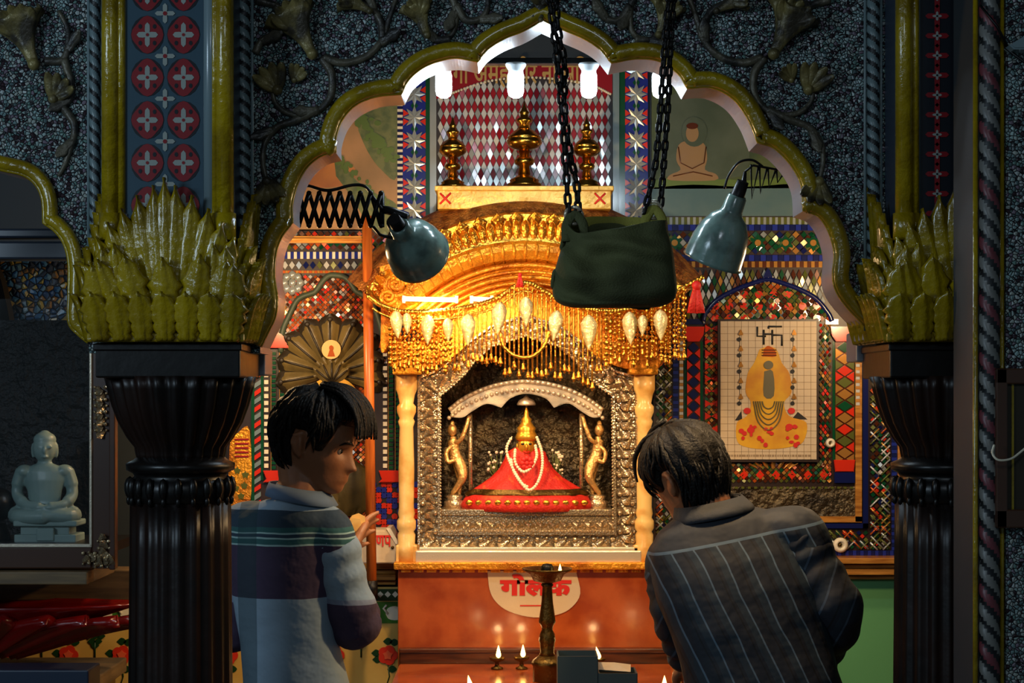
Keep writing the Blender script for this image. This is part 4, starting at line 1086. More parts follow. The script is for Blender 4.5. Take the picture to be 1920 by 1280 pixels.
for cx, cy, r in ((1575, 1021, 14), (1556, 830, 9)):
    k = thing('ceramic_knob', 'round cream ceramic knob low on the mosaic panel, by the striped shirt' if r > 10 else 'small cream ceramic knob on the gold border right of the poster', 'knob', P(cx, cy, YW-.02))
    b = MB(); Rm = Matrix.Rotation(PI/2, 3, 'X'); b.lathe([(S(r, YW), 0), (S(r, YW), .012), (S(r*.8, YW), .018), (S(r*.5, YW), .02), (S(r*.45, YW), .014), (.0005, .014)], P(cx, cy, YW-.004), 20, 0, Rm); b.build('disc', MT['white_bead'], k)
    b = MB(); b.ball(P(cx, cy, YW-.02), S(r*.3, YW), 10); b.build('screw', MT['old_brass'], k)
# the poster
po = thing('tile_poster', 'cream gridded poster of a yellow-robed idol with black swastika in the mosaic panel', 'poster', P(1440, 862, YW-.02))
YP = YW-.022
b = MB(); plate(b, 1346, 598, 1535, 866, YP+.002, 0, .014); b.build('frame', MT['deep_backing'], po)
b = MB(); plate(b, 1351, 602, 1531, 861, YP, 0, .006); b.build('sheet', MT['paper_white'], po)
mat('grid_line', (150, 128, 100), .6); mat('robe_yellow', (222, 168, 30), .55, 0, None, (9, (200, 132, 26), .42, .6)); mat('idol_grey', (98, 92, 66), .5)
b = MB()
for i in range(13): b.boxpx(1364+i*13, 602, 1364.8+i*13, 861, YP-.0005, .0006)
for i in range(19): b.boxpx(1351, 612+i*13, 1531, 612.8+i*13, YP-.0005, .0006)
b.build('grid', MT['grid_line'], po)
b = MB(); Y = YP-.0008
for seg in ([(1420, 612), (1420, 630), (1436, 630)], [(1440, 612), (1466, 612)], [(1441, 612), (1441, 616)], [(1449, 628), (1466, 628), (1466, 648)], [(1432, 618), (1432, 646)], [(1448, 618), (1448, 646)], [(1432, 626), (1448, 626)]):
    b.tube([P(x, y, Y) for x, y in seg], S(1.9, YP), 6)
for sx in (1387, 1487):
    for i in range(5): disc(b, sx-1, 636+i*30, 4, 4, Y, 0, 10)
    b.tube([P(sx, 620, Y), P(sx, 760, Y)], S(.5, YP), 4)
b.ppx([(1378, 788), (1390, 770), (1392, 788)], Y, .001); b.ppx([(1484, 786), (1496, 772), (1514, 786)], Y, .001)
b.build('black_marks', MT['ink_black'], po)
b = MB()
b.ppx(sp2([(1440, 648), (1456, 655), (1466, 680), (1480, 700), (1484, 735), (1470, 755), (1480, 780), (1512, 792), (1506, 828), (1480, 838), (1440, 842), (1400, 838), (1382, 826), (1382, 792), (1400, 780), (1408, 755), (1398, 735), (1402, 700), (1414, 680), (1424, 655)], 4), Y-.0004, .001, 0)
b.ppx(sp2([(1432, 655), (1440, 648), (1452, 655), (1454, 668), (1430, 668)], 3), Y-.001, .001, 1)
for i in range(3): b.boxpx(1428, 655+i*5, 1456, 657+i*5, Y-.0014, .001, 2)
disc(b, 1441, 684, 9, 8, Y-.001, 3); b.ppx(sp2([(1433, 696), (1449, 696), (1451, 742), (1432, 742), (1433, 696)], 3), Y-.001, .001, 3)
for i in range(5):
    w_, d_ = 12+i*4, 14+i*10
    b.tube(spline([P(1441-w_, 752, Y-.002), P(1441-w_*.7, 752+d_*.7, Y-.002), P(1441, 752+d_, Y-.002), P(1441+w_*.7, 752+d_*.7, Y-.002), P(1441+w_, 752, Y-.002)], 5), S(1.2, YP), 5, 3)
R6 = random.Random(4)
for k in range(22): disc(b, R6.uniform(1388, 1504), R6.uniform(796, 836), R6.uniform(2.5, 5), R6.uniform(2.5, 5), Y-.001-.00002*k, 4, 10)
for x, y in ((1401, 770), (1484, 770), (1480, 800), (1408, 806)): disc(b, x, y, 7, 6, Y-.001, 4, 10)
for sx in (1388, 1488):
    for i in range(5): disc(b, sx+1, 624+i*30, 4, 5, Y-.001, 5, 12, .3, 3)
b.build('idol_print', [MT['robe_yellow'], MT['glass_orange'], MT['glass_brown'], MT['idol_grey'], MT['ink_red'], MT['glass_amber']], po)
b = MB()
x = 1366
while x < 1518:
    wd = R6.uniform(2, 7); b.boxpx(x, 852, x+wd, 856, Y, .0008); x += wd+1.6
b.build('caption_line', MT['grid_line'], po)

# ---- left: mirror-mosaic niche with serpent-hood relief
t = thing('mosaic_niche', 'warm mirror-mosaic wall panel with grey lobed arch, left of the wooden pole', 'mosaic', P(615, 1048, YW))
b = MB(); plate(b, 425, 430, 800, 1046, YW, 0); b.build('backing', MT['deep_backing'], t)
b = MB(); lattice(b, 500, 432, 800, 470, YW-.001, 12, 14, [4, 3, 0, 1, 6, 5, 3], .25, .84, rnd=rr); b.build('flower_frieze', pm, t)
b = MB(); comb(b, 515, 472, 800, 485, YW-.005, 6, 0, 1, False, .008); b.build('comb_border', [MT['glass_blue'], MT['white_bead']], t)
b = MB(); lattice(b, 515, 488, 800, 506, YW-.001, 13, 16, [0, 8, 4, 7], .12, .86, rnd=rr); comb(b, 515, 507, 800, 512, YW-.003, 5, 6, 2); b.build('diamond_row', pm, t)
b = MB(); lattice(b, 530, 514, 700, 1000, YW-.001, 9.5, 9.5, [6, 6, 3, 2, 3, 6, 8, 5], .3, .84, rnd=rr); b.build('mirror_field', pm, t)
lob = lobes([[(526, 660), (530, 620), (545, 585)], [(545, 585), (560, 560), (590, 548)], [(590, 548), (612, 520), (628, 516), (650, 522), (668, 546)], [(668, 546), (692, 560), (706, 585)], [(706, 585), (716, 620), (722, 660)]])
b = MB(); b.tube([P(x, y, YW-.008) for x, y in lob], S(5.5, YW), 8); b.build('lobed_arch', MT['p_grey'], t)
b = MB()
for cx, cy in ((548, 530), (700, 520)):
    b = MB()
    for k in range(9):
        a = k*2*PI/8; r = 15 if k else 0
        b.ball(P(cx+r*math.cos(a), cy+r*math.sin(a), YW-.006), (S(8, YW), .008, S(8, YW)), 8)
    b.build('mirror_boss', MT['mirror_dim'], t)
for xs_ in ((499, 'white_bead', 0), (513, 'glass_green', 1), (529, 'glass_green', 1), (722, 'white_bead', 0), (733, 'glass_green', 1), (746, 'glass_green', 1)):
    cx, m, k = xs_
    b = MB(); plate(b, cx-5, 655, cx+5, 882, YW-.003, 1)
    n = 17 if k == 0 else 26
    for i in range(n):
        cy = 660+i*(222/n)
        if k == 0: b.boxpx(cx-4, cy, cx+4, cy+8, YW-.01, .008, 0, .001)
        else: b.boxpx(cx-4, cy, cx+4, cy+5.5, YW-.008, .006, 0); b.boxpx(cx-5.5, cy, cx-4.4, cy+8.5, YW-.008, .006, 2)
    b.build('bead_column', [MT[m], MT['deep_backing'], MT['glass_amber']], t)
for cx in (517, 734):
    b = MB(); b.ppx(sp2([(cx-24, 652), (cx-18, 634), (cx, 622), (cx+18, 634), (cx+24, 652)], 4), YW-.02, .018, 0, .002); b.build('red_cap', MT['glass_orange'] if cx > 600 else MT['glass_bright_red'], t)
    b = MB(); b.ppx([(cx-24, 882), (cx+24, 882), (cx+18, 898), (cx+24, 904), (cx-24, 904), (cx-18, 898)], YW-.02, .018, 0, .002); b.build('red_vase', MT['glass_bright_red'], t)
b = MB()
for r in range(9):
    for c in range(9):
        x, y = 700+c*10, 908+r*10
        if x > 790 or (r+c) % 2 and rr.random() < .3: continue
        disc(b, x, y, 6, 6, YW-.002, 0 if (c-r) % 4 < 2 else 1, 8)
b.build('checked_field', [MT['glass_blue'], MT['glass_bright_red']], t)
b = MB(); plate(b, 471, 700, 477, 1000, YW-.006, 2); plate(b, 489, 700, 494, 900, YW-.006, 2)
for i in range(19): b.ppx([(477, 704+i*15), (489, 696+i*15), (489, 705+i*15), (477, 713+i*15)], YW-.005, .004, i % 2)
b.build('twisted_strip', [MT['glass_bright_red'], MT['pale_blue_paint'], MT['glass_green']], t)
b = MB(); b.ppx(sp2([(428, 900), (432, 826), (445, 812), (468, 808), (468, 950), (428, 960), (428, 900)], 4), YW-.01, .008, 0)
for i in range(5): b.boxpx(440, 822+i*8, 466, 825+i*8, YW-.014, .006, 1)
for x, y in ((445, 882), (460, 890), (458, 910), (442, 915), (452, 930)): disc(b, x, y, 6, 6, YW-.01, 2, 12, .3, 5)
b.build('gilt_figure', [MT['gold_leafing'], MT['glass_red'], MT['glass_olive']], t)

mat('hood_olive', (122, 104, 58), .4, 0, (30, .2), (10, (98, 84, 48), .4, .6)); mat('hood_dark', (44, 36, 22), .5); mat('halo_cream', (232, 190, 112), .4)
hd = thing('serpent_hood_relief', 'olive nine-headed serpent hood relief with gold halo behind the young man\'s head', 'relief', P(622, 1000, YW-.03))
b = MB()
for k in range(9):
    a = math.radians(-100+25*k); L = 112 if abs(k-4) < 3 else 104
    up = Vector((math.sin(a), 0, math.cos(a))); sd = Vector((math.cos(a), 0, -math.sin(a)))
    c = P(620, 700, YW-.008)
    for q, mi, o_, ww in ((1.0, 1, 0, 1.0), (.93, 0, .004, .8)):
        n = 12; o = len(b.v)
        for i in range(n+1):
            u = i/n; wv = S(ww*(14+34*u)*(1 if u < .8 else math.sqrt(max(.02, 1-((u-.8)/.2)**2))), YW)
            for j in range(7):
                tt = 2*j/6-1; b.v.append(c+up*S(L*q*(.12+.88*u), YW)+sd*wv*tt*.5+Vector((0, -o_-.012*(1-tt*tt)-.004*(abs(tt) < .4), 0)))
        for i in range(n):
            for j in range(6): b.f.append([o+i*7+j, o+i*7+j+1, o+(i+1)*7+j+1, o+(i+1)*7+j]); b.m.append(mi); b.sm.append(True)
    b.tube([c+up*S(L*v_, YW)+Vector((0, -.02, 0)) for v_ in (.3, .5, .7, .86)], S(2.2, YW), 6, 1)
    b.ball(c+up*S(L*.9, YW)+Vector((0, -.02, 0)), (S(5, YW), .004, S(5, YW)), 8, 1)
b.build('hood', [MT['hood_olive'], MT['hood_dark']], hd)
b = MB(); disc(b, 621, 655, 18, 18, YW-.03, 0, 28, th=.008); b.build('halo_disc', MT['halo_cream'], hd)
b = MB(); disc(b, 621, 652, 4, 5, YW-.04, 0, 12); b.ppx([(614, 668), (618, 656), (624, 656), (628, 668)], YW-.04, .002); b.build('tiny_figure', MT['glass_orange'], hd)
b = MB()
for k in range(5):
    a = math.radians(-50+25*k); up = Vector((math.sin(a), 0, math.cos(a)))
    leaf(b, P(622, 718, YW-.036), up, Vector((math.cos(a), 0, -math.sin(a))), (0, -1, 0), S(46, YW), S(20, YW), .008, .2, 1, 0, 9, 5)
    b.tube([P(622, 718, YW-.044), P(622, 718, YW-.05)+up*S(38, YW)], S(2, YW), 5, 1)
b.build('small_hood', [MT['hood_olive'], MT['hood_dark']], hd)
b = MB(); disc(b, 624, 752, 50, 46, YW-.03, 0, 32, th=.006); disc(b, 624, 758, 28, 30, YW-.037, 1, 28, th=.003); b.build('gold_halo', [MT['robe_yellow'], MT['gold_leafing']], hd)
b = MB(); b.lathe([(S(r, YW), EYE+(HZ-y)/F*YW) for r, y in ((40, 966), (62, 945), (66, 915), (56, 880), (30, 862), (6, 855))], (P(636, 0, YW).x, YW-.02, 0), 32, 0, Matrix.Identity(3))
for v in b.v: v.y = YW-.008-abs(v.y-(YW-.02))*.3
b.build('coiled_body', MT['hood_olive'], hd)

# wooden display frame standing before it
fr = thing('wooden_display_frame', 'orange-brown wooden pole with a cross rail in front of the left mosaic', 'frame', P(692, 1095, 4.93))
b = MB(); b.tube([P(697, 1098, 4.93), P(688, 405, 4.93)], S(9.5, 4.93), 14); b.build('pole', MT['pole_wood'], fr)
b = MB(); b.boxpx(500, 442, 682, 455, 4.94, .02, 0, .002); b.boxpx(500, 446, 682, 450, 4.935, .03, 0, .002); b.build('cross_rail', MT['gold_wood'], fr)
b = MB(); b.tube([P(697.5, 1122, 4.93), P(697, 1088, 4.93)], S(11, 4.93), 14); b.tube([P(697.5, 1116, 4.93), P(697.5, 1116, 5.23)], S(6, 4.93), 10); b.build('foot', MT['black_metal'], fr)

# shelf mouldings and dado under the mosaics
for nm, x0, x1, y in (('trim_11', 425, 742, 1056), ('trim_12', 1258, 1690, 1046)):
    b = MB()
    for i, (d, h) in enumerate(((.10, 12), (.07, 9), (.085, 12), (.05, 8))):
        yy = y+sum((12, 9, 12, 8)[:i]); b.boxpx(x0, yy, x1, yy+h-1, WB-d, d, 0, .003)
    struct(b.build(nm, MT['gold_wood']))
b = MB(); b.boxpx(1684, 640, 1694, 1052, WB-.03, .03, 0, .003); struct(b.build('trim_13', MT['gold_wood']))
b = MB(); b.boxpx(1240, 1086, 2150, 2400, WB-.02, .02); struct(b.build('wall_dado_right', MT['green_wall']))
mat('tile_cream', (214, 178, 96), .25, 0, None, (4, (196, 156, 78), .4, .6)); mat('tile_green', (62, 116, 38), .25); mat('tile_leaf', (24, 58, 26), .3); mat('tile_rose', (204, 50, 30), .3); mat('tile_rose_light', (224, 96, 60), .3)
b = MB(); YT = WB-.02
b.boxpx(-700, 1100, 746, 2400, YT, .02, 0)
b.boxpx(-700, 1104, 746, 1126, YT-.002, .002, 3); b.boxpx(-700, 1128, 746, 1168, YT-.003, .003, 1)
for k in range(-3, 8):
    cx = 727-99.8*k
    for s in (-1, 1):    # white swans on the green frieze
        x = cx+s*24-10
        b.ppx(sp2([(x-18, 1150), (x-14, 1140), (x, 1136), (x+12, 1142), (x+16, 1154), (x+4, 1162), (x-12, 1160), (x-18, 1150)], 3)[:-1], YT-.005, .002, 2)
        b.tube([P(x-14, 1150, YT-.006), P(x-22, 1140, YT-.006), P(x-16, 1134, YT-.006)], S(2.4, YT), 6, 2)
    for q in range(7): b.ppx([(cx-48+q*14, 1114), (cx-42+q*14, 1108), (cx-36+q*14, 1114), (cx-42+q*14, 1120)], YT-.004, .002, 2)
    for r in range(3):
        cy = 1228+r*100
        for a in range(5): disc(b, cx+9*math.cos(a*1.257), cy+9*math.sin(a*1.257), 10, 10, YT-.003-.0002*a, 4, 12)
        disc(b, cx, cy, 8, 8, YT-.006, 5, 10, .2, 5)
        for dx, dy in ((-22, -4), (0, -26), (12, -24), (-20, 8), (8, 26)):
            b.ppx(sp2([(cx+dx-9, cy+dy), (cx+dx, cy+dy-7), (cx+dx+9, cy+dy), (cx+dx, cy+dy+7), (cx+dx-9, cy+dy)], 3)[:-1], YT-.002, .002, 3)
        b.tube([P(cx, cy+12, YT-.002), P(cx+3, cy+40, YT-.002), P(cx-2, cy+56, YT-.002)], S(1.3, YT), 5, 3)
        ex = cx-50
        for dx, dy in ((0, -44), (-12, -44), (12, -44), (-6, -34), (6, -34), (0, -26)): disc(b, ex+dx, cy+dy+8, 8, 7, YT-.002, 3, 4)
        b.tube([P(ex, cy-24, YT-.002), P(ex, cy+4, YT-.002)], S(1.6, YT), 5, 3)
struct(b.build('wall_dado_left', [MT['tile_cream'], MT['tile_green'], MT['white_bead'], MT['tile_leaf'], MT['tile_rose'], MT['tile_rose_light']]))

# ------------------------------------------------------------------ bulbs on a batten behind the arch
mat('bulb_glow', (255, 255, 255), .3, 0, emit=((214, 238, 255), 26)); mat('socket_white', (226, 232, 236), .4)
YB2 = 4.16
t = tag(centre((lambda b: (b.boxpx(760, 108, 1290, 119, YB2-.01, .03, 0, .002), b.build('lamp_batten', MT['black_metal']))[1])(MB())), 'dark batten behind the arch top carrying four bulbs', 'batten')
for px, lab in ((832, 'lit compact bulb farthest left under the arch'), (967, 'lit compact bulb second from left under the arch'), (1104, 'lit compact bulb right beside the left chain under the arch'), (1238, 'lit compact bulb behind the right chains under the arch')):
    t = thing('light_bulb', lab, 'bulb', P(px, 118, YB2), 'bulbs under the arch'); x = P(px, 0, YB2).x
    z2 = lambda p: EYE+(HZ-p)/F*YB2
    b = MB(); b.lathe([(S(r, YB2), z2(p)) for r, p in ((20, 119.5), (19, 124), (14, 132), (14, 138))], (x, YB2, 0), 20); b.build('socket', MT['socket_white'], t)
    b = MB(); b.lathe([(S(r, YB2), z2(p)) for r, p in ((14, 138), (15.5, 142), (15.5, 170), (13, 179), (7, 183), (.1, 184))], (x, YB2, 0), 20); b.build('glass_tube', MT['bulb_glow'], t)

# ------------------------------------------------------------------ canvas bag on chains
mat('canvas', (88, 92, 54), .85, 0, (260, .25), (7, (66, 70, 40), .4, .62)); mat('canvas_inside', (150, 146, 62), .85, 0, (260, .25))
YG = 3.3
bag = thing('canvas_bag', 'dark olive canvas bag slung from iron chains before the arch', 'bag', P(1150, 575, YG))
prof = [(577, 1090, 1215, .02), (574, 1062, 1240, .04), (564, 1042, 1262, .055), (546, 1036, 1267, .068), (520, 1037, 1267, .074), (490, 1045, 1263, .072), (460, 1054, 1257, .066), (436, 1061, 1252, .06), (426, 1063, 1251, .058)]
_pp = spline([Vector((y, a, c)) for y, a, c, d in prof], 3); _dd = spline([Vector((d, 0, 0)) for y, a, c, d in prof], 3); prof = [(v.x, v.y, v.z, d.x) for v, d in zip(_pp, _dd)]
rings = []; n = 96; NP = len(prof)
for k, (y, x0, x1, d) in enumerate(prof):
    ring = []; cx = (x0+x1)/2; hwid = (x1-x0)/2
    for j in range(n):
        w = 2*PI*j/n; cs, sn = math.cos(w), math.sin(w)
        ex = cx+hwid*math.copysign(abs(cs)**.75, cs); ey = YG+d*math.copysign(abs(sn)**.8, sn)
        yy = y
        if k >= NP-7:
            f = (k-(NP-8))/7
            yy += f*(14*math.sin(w*2+.6)*(sn < 0)-22*max(0, sn)+16*(sn < 0)*(1-abs(cs)))
            yy += f*-14*abs(cs)**6
        v = P(ex, yy, ey)-Vector((0, 0, 0)); v = Vector((P(ex, 0, YG).x, ey, EYE+(HZ-yy)/F*YG))
        nz = noise.noise(Vector((v.x*16, v.z*26, v.y*6)))*.018+.011*math.sin(v.z*90+v.x*22+4*noise.noise(v*9))*(1 if 4 < k < NP-5 else .35)
        v.y += nz*(1 if sn < 0 else -1); ring.append(v)
    rings.append(ring)
b = MB(); b.loft(rings, 0, False); b.f.append([j for j in range(n)][::-1]); b.m.append(0); b.sm.append(True)
o = b.build('body', MT['canvas'], bag); smooth_mod(o, 1); m = o.modifiers.new('thick', 'SOLIDIFY'); m.thickness = .004
# brighter lining folded over the far lip
b = MB(); rg = [[rings[i][j]+Vector((0, -.006, 0)) for j in range(4, 45)] for i in (NP-9, NP-6, NP-3, NP-1)]; rg.append([v+Vector((0, .002, .004)) for v in rg[-1]]); b.loft(rg, 0, False, False)
o = b.build('lining', MT['canvas_inside'], bag, label='bright olive lining'); smooth_mod(o, 1)
for cx, cy, m in ((1078, 412, 'canvas'), (1226, 402, 'canvas_inside')):
    b = MB()
    for q in (-1, 1): b.tube(spline([P(cx-16, cy+40, YG+q*.02), P(cx-15, cy+8, YG+q*.012), P(cx, cy-10, YG+q*.006), P(cx+15, cy+8, YG+q*.012), P(cx+18, cy+40, YG+q*.02)], 6), S(9, YG), 8, flat=.35)
    b.build('strap', MT[m], bag)
    b = MB(); cc = P(cx-2, cy-8, YG); b.tube([cc+Vector((S(16, YG)*math.cos(a*PI/12), .004*math.sin(a), S(16, YG)*math.sin(a*PI/12))) for a in range(24)], S(3.4, YG), 8, closed=True); b.build('ring', MT['plain_silver'], bag)
def chain(path, label, lw, ll, nm='chain'):
    pts = [P(x, y, YG+dy) for x, y, dy in path]; sp_ = spline(pts, 20)
    t = thing('iron_chain', label, 'chain', sp_[-1], 'chains holding the canvas bag')
    acc = 0; nxt = 0; k = 0; pitch = S(ll*.70, YG)
    link = MB(); W, L, r = S(lw, YG)/2, S(ll, YG)/2, S(3.3, YG)
    q = []
    for a in range(24):
        w_ = 2*PI*a/24; q.append(Vector(((W-r)*math.cos(w_), 0, (L-W)*(1 if math.sin(w_) > 1e-9 else -1 if math.sin(w_) < -1e-9 else 0)+(W-r)*math.sin(w_))))
    link.tube(q, r, 8, closed=True)
    base = None
    for i in range(1, len(sp_)):
        d = (sp_[i]-sp_[i-1]).length
        while nxt <= acc+d:
            p = sp_[i-1].lerp(sp_[i], (nxt-acc)/d); dr = (sp_[i]-sp_[i-1]).normalized()
            Rm = Vector((0, 0, -1)).rotation_difference(dr).to_matrix() @ Matrix.Rotation((k % 2)*PI/2+.35+.1*math.sin(k*1.7), 3, 'Z')
            if base is None: base = link.build('link', MT['chain_iron']); o = base
            else: o = base.copy(); COL.objects.link(o)
            o.parent = t; o.location = p-Vector(t.location); o.rotation_euler = Rm.to_euler()
            k += 1; nxt += pitch
        acc += d
    b = MB(); top = sp_[0]; b.tube([Vector((top.x, top.y, 3.0)), top], .005, 8); b.build('hanger_rod', MT['chain_iron'], t)
chain([(1022, -40, 0), (1036, 40, 0), (1045, 120, .0), (1054, 210, 0), (1060, 300, 0), (1066, 400, 0)], 'black iron chain at the left of the bag, outer strand', 17, 27)
chain([(1046, -40, .012), (1044, 40, -.014), (1058, 120, .012), (1058, 200, -.014), (1069, 290, .012), (1081, 345, 0), (1084, 402, 0)], 'black iron chain at the left of the bag, inner strand', 17, 27)
chain([(1258, -40, 0), (1248, 60, 0), (1240, 180, 0), (1231, 290, 0), (1222, 340, 0), (1206, 405, -.01)], 'black iron chain at the right of the bag, strand nearer the bag middle', 15, 25)
chain([(1268, -40, .01), (1258, 60, .01), (1253, 180, .01), (1245, 300, .01), (1238, 395, .01)], 'black iron chain at the far right of the bag', 15, 25)

# ------------------------------------------------------------------ reflector lamps on lazy-tong arms
def reflector(nm, label, neck, axis, rad, length, Y):
    t = thing(nm, label, 'lamp', neck)
    ax = Vector(axis).normalized(); R = Vector((0, 0, 1)).rotation_difference(ax).to_matrix()
    b = MB(); pr = [(.28, -.34), (.33, -.30), (.36, -.05), (.40, .02), (.62, .12), (.84, .34), (.96, .62), (1.0, .95), (1.04, 1.0), (1.0, 1.0), (.94, .62), (.8, .36), (.58, .16), (.3, .06), (.001, .05)]
    b.lathe([(r*rad, z*length) for r, z in pr], neck, 36, 0, R); b.build('lamp_shade', MT['grey_enamel'], t)
    b = MB(); b.lathe([(rad*.2, -length*.62), (rad*.24, -length*.34), (rad*.26, -length*.3)], neck, 16, 0, R); b.build('cable_gland', MT['black_metal'], t)
    b = MB(); c = Vector(neck)+ax*length*.55; b.ball(c, rad*.34, 14); b.build('bulb', MT['warm_bulb'], t)
    return t, ax, R
mat('warm_bulb', (255, 240, 210), .3, 0, emit=((255, 190, 110), 10))
YA = 4.0
lampL, axL, RL = reflector('reflector_lamp', 'grey enamel reflector lamp on a black lazy-tong arm at left', P(757, 437, YA), (.3, .86, -.42), S(59, YA), .105, YA)
b = MB()
for i in range(8):
    x0, x1 = 560+19.3*i, 579.3+19.3*i
    b.tube([P(x0, 361, YA), P(x1, 424, YA)], S(4.6, YA), 6, flat=.35); b.tube([P(x1, 361, YA-.006), P(x0, 424, YA-.006)], S(4.6, YA), 6, flat=.35)
for i in range(9):
    for y in (362, 423): b.ball(P(560+19.3*i, y, YA-.008), (S(5, YA), .006, S(5, YA)), 8)
b.build('lazy_tong_arm', MT['black_metal'], lampL)
b = MB(); b.tube([P(716, 392, YA), P(735, 396, YA), P(764, 408, YA-.02)], S(8, YA), 8); b.tube([P(716, 362, YA), P(716, 426, YA)], S(5, YA), 8); b.tube([P(700, 425, YA), P(712, 440, YA-.01), P(735, 446, YA-.02)], S(3, YA), 8); b.tube(spline([P(742, 400, YA-.02), P(728, 415, YA-.02), P(736, 432, YA-.02), P(752, 428, YA-.03)], 5), S(3.4, YA), 8); b.build('bracket', MT['black_metal'], lampL)
b = MB(); b.boxpx(545, 372, 562, 414, YA-.02, .04, 0, .003); b.build('wall_mount', MT['black_metal'], lampL)
b = MB(); b.tube(spline([P(548, 352, YA), P(575, 348, YA), P(615, 357, YA-.01), P(660, 347, YA), P(685, 350, YA), P(700, 370, YA), P(716, 392, YA-.01)], 6), S(3, YA), 8); b.build('cable', MT['black_metal'], lampL)
lampR, axR, RR = reflector('reflector_lamp', 'grey enamel reflector lamp on a thin wire arm at right', P(1371, 398, YA), (-.32, .30, -.9), S(56, YA), .125, YA)
b = MB(); b.tube([P(1379, 382, YA), P(1394, 350, YA), P(1397, 322, YA)], [S(7, YA), S(6, YA), S(3, YA)], 8); b.build('bracket', MT['black_metal'], lampR)
b = MB()
for i in range(5):
    x0 = 1408+16*i; b.tube([P(x0, 308+i*4, YA), P(x0+2, 372-10*i, YA), P(x0+14, 312+4*i, YA)], S(2.2, YA), 6)
b.tube([P(1397, 322, YA), P(1412, 310, YA), P(1480, 322, YA)], S(2.4, YA), 6)
b.tube([P(1480, 300, YA), P(1482, 345, YA)], S(4, YA), 8)
b.build('wire_arm', MT['black_metal'], lampR)
b = MB(); b.tube([P(1480, 322, YA), P(1500, 322, YA)], S(7, YA), 8); b.build('wall_mount', MT['black_metal'], lampR)
b = MB(); b.tube(spline([P(1358, 354, YA), P(1366, 330, YA), P(1385, 305, YA), P(1410, 300, YA), P(1430, 312, YA)], 6), S(2.4, YA), 8); b.build('cable', MT['black_metal'], lampR)

# ------------------------------------------------------------------ side shrine at the left
mat('case_back', (20, 18, 19), .5, .1, (36, .8), (8, (12, 11, 13), .4, .6), spec=.25); mat('matte_black', (14, 13, 14), .9, spec=.1); mat('white_marble', (128, 150, 144), .4, 0, (14, .06), (5, (108, 132, 128), .4, .6)); mat('case_wood', (74, 46, 32), .3, coat=.3)
gl = bpy.data.materials.new('clear_glass'); gl.use_nodes = True; nt = gl.node_tree; nt.nodes.remove(nt.nodes['Principled BSDF'])
tr = nt.nodes.new('ShaderNodeBsdfTransparent'); gs = nt.nodes.new('ShaderNodeBsdfGlossy'); gs.inputs['Roughness'].default_value = .03; fz = nt.nodes.new('ShaderNodeFresnel'); fz.inputs['IOR'].default_value = 1.45; mxs = nt.nodes.new('ShaderNodeMixShader')
nt.links.new(fz.outputs[0], mxs.inputs[0]); nt.links.new(tr.outputs[0], mxs.inputs[1]); nt.links.new(gs.outputs[0], mxs.inputs[2]); nt.links.new(mxs.outputs[0], nt.nodes['Material Output'].inputs['Surface'])
YV = 4.32
case = thing('glass_case', 'dark wooden glass case with silver corner foliage in the left side arch', 'case', P(60, 1068, YV+.15))
b = MB(); b.boxpx(172, 640, 214, 1066, YV, .03, 0, .004); b.boxpx(-420, 1026, 172, 1066, YV, .03, 0, .004); b.boxpx(204, 640, 216, 1068, YV-.008, .03, 0, .003); b.build('frame', MT['case_wood'], case)
b = MB(); b.boxpx(-420, 1020, 172, 1026, YV-.004, .02, 0, .002); b.boxpx(167, 640, 172, 1024, YV-.004, .02, 0, .002); b.build('silver_beading', MT['plain_silver'], case)
for pts in (((172, 1052), (208, 1052)), ((194, 1060), (194, 1008)), ((188, 720), (188, 812)), ((150, 1046), (205, 1046))):
    b = MB(); emboss(b, pts[0], pts[1], 30, YV-.004, 11); b.build('corner_foliage', MT['silver'], case)
b = MB(); b.boxpx(-420, 560, 172, 1024, YV+.012, .004); b.build('glass_pane', gl, case)
b = MB(); b.boxpx(-420, 600, 200, 1040, YV+.36, .02); b.build('back_panel', MT['case_back'], case)
b = MB(); b.boxpx(-420, 1022, 200, 1040, YV+.03, .33); b.build('case_floor', MT['black_stone'], case)
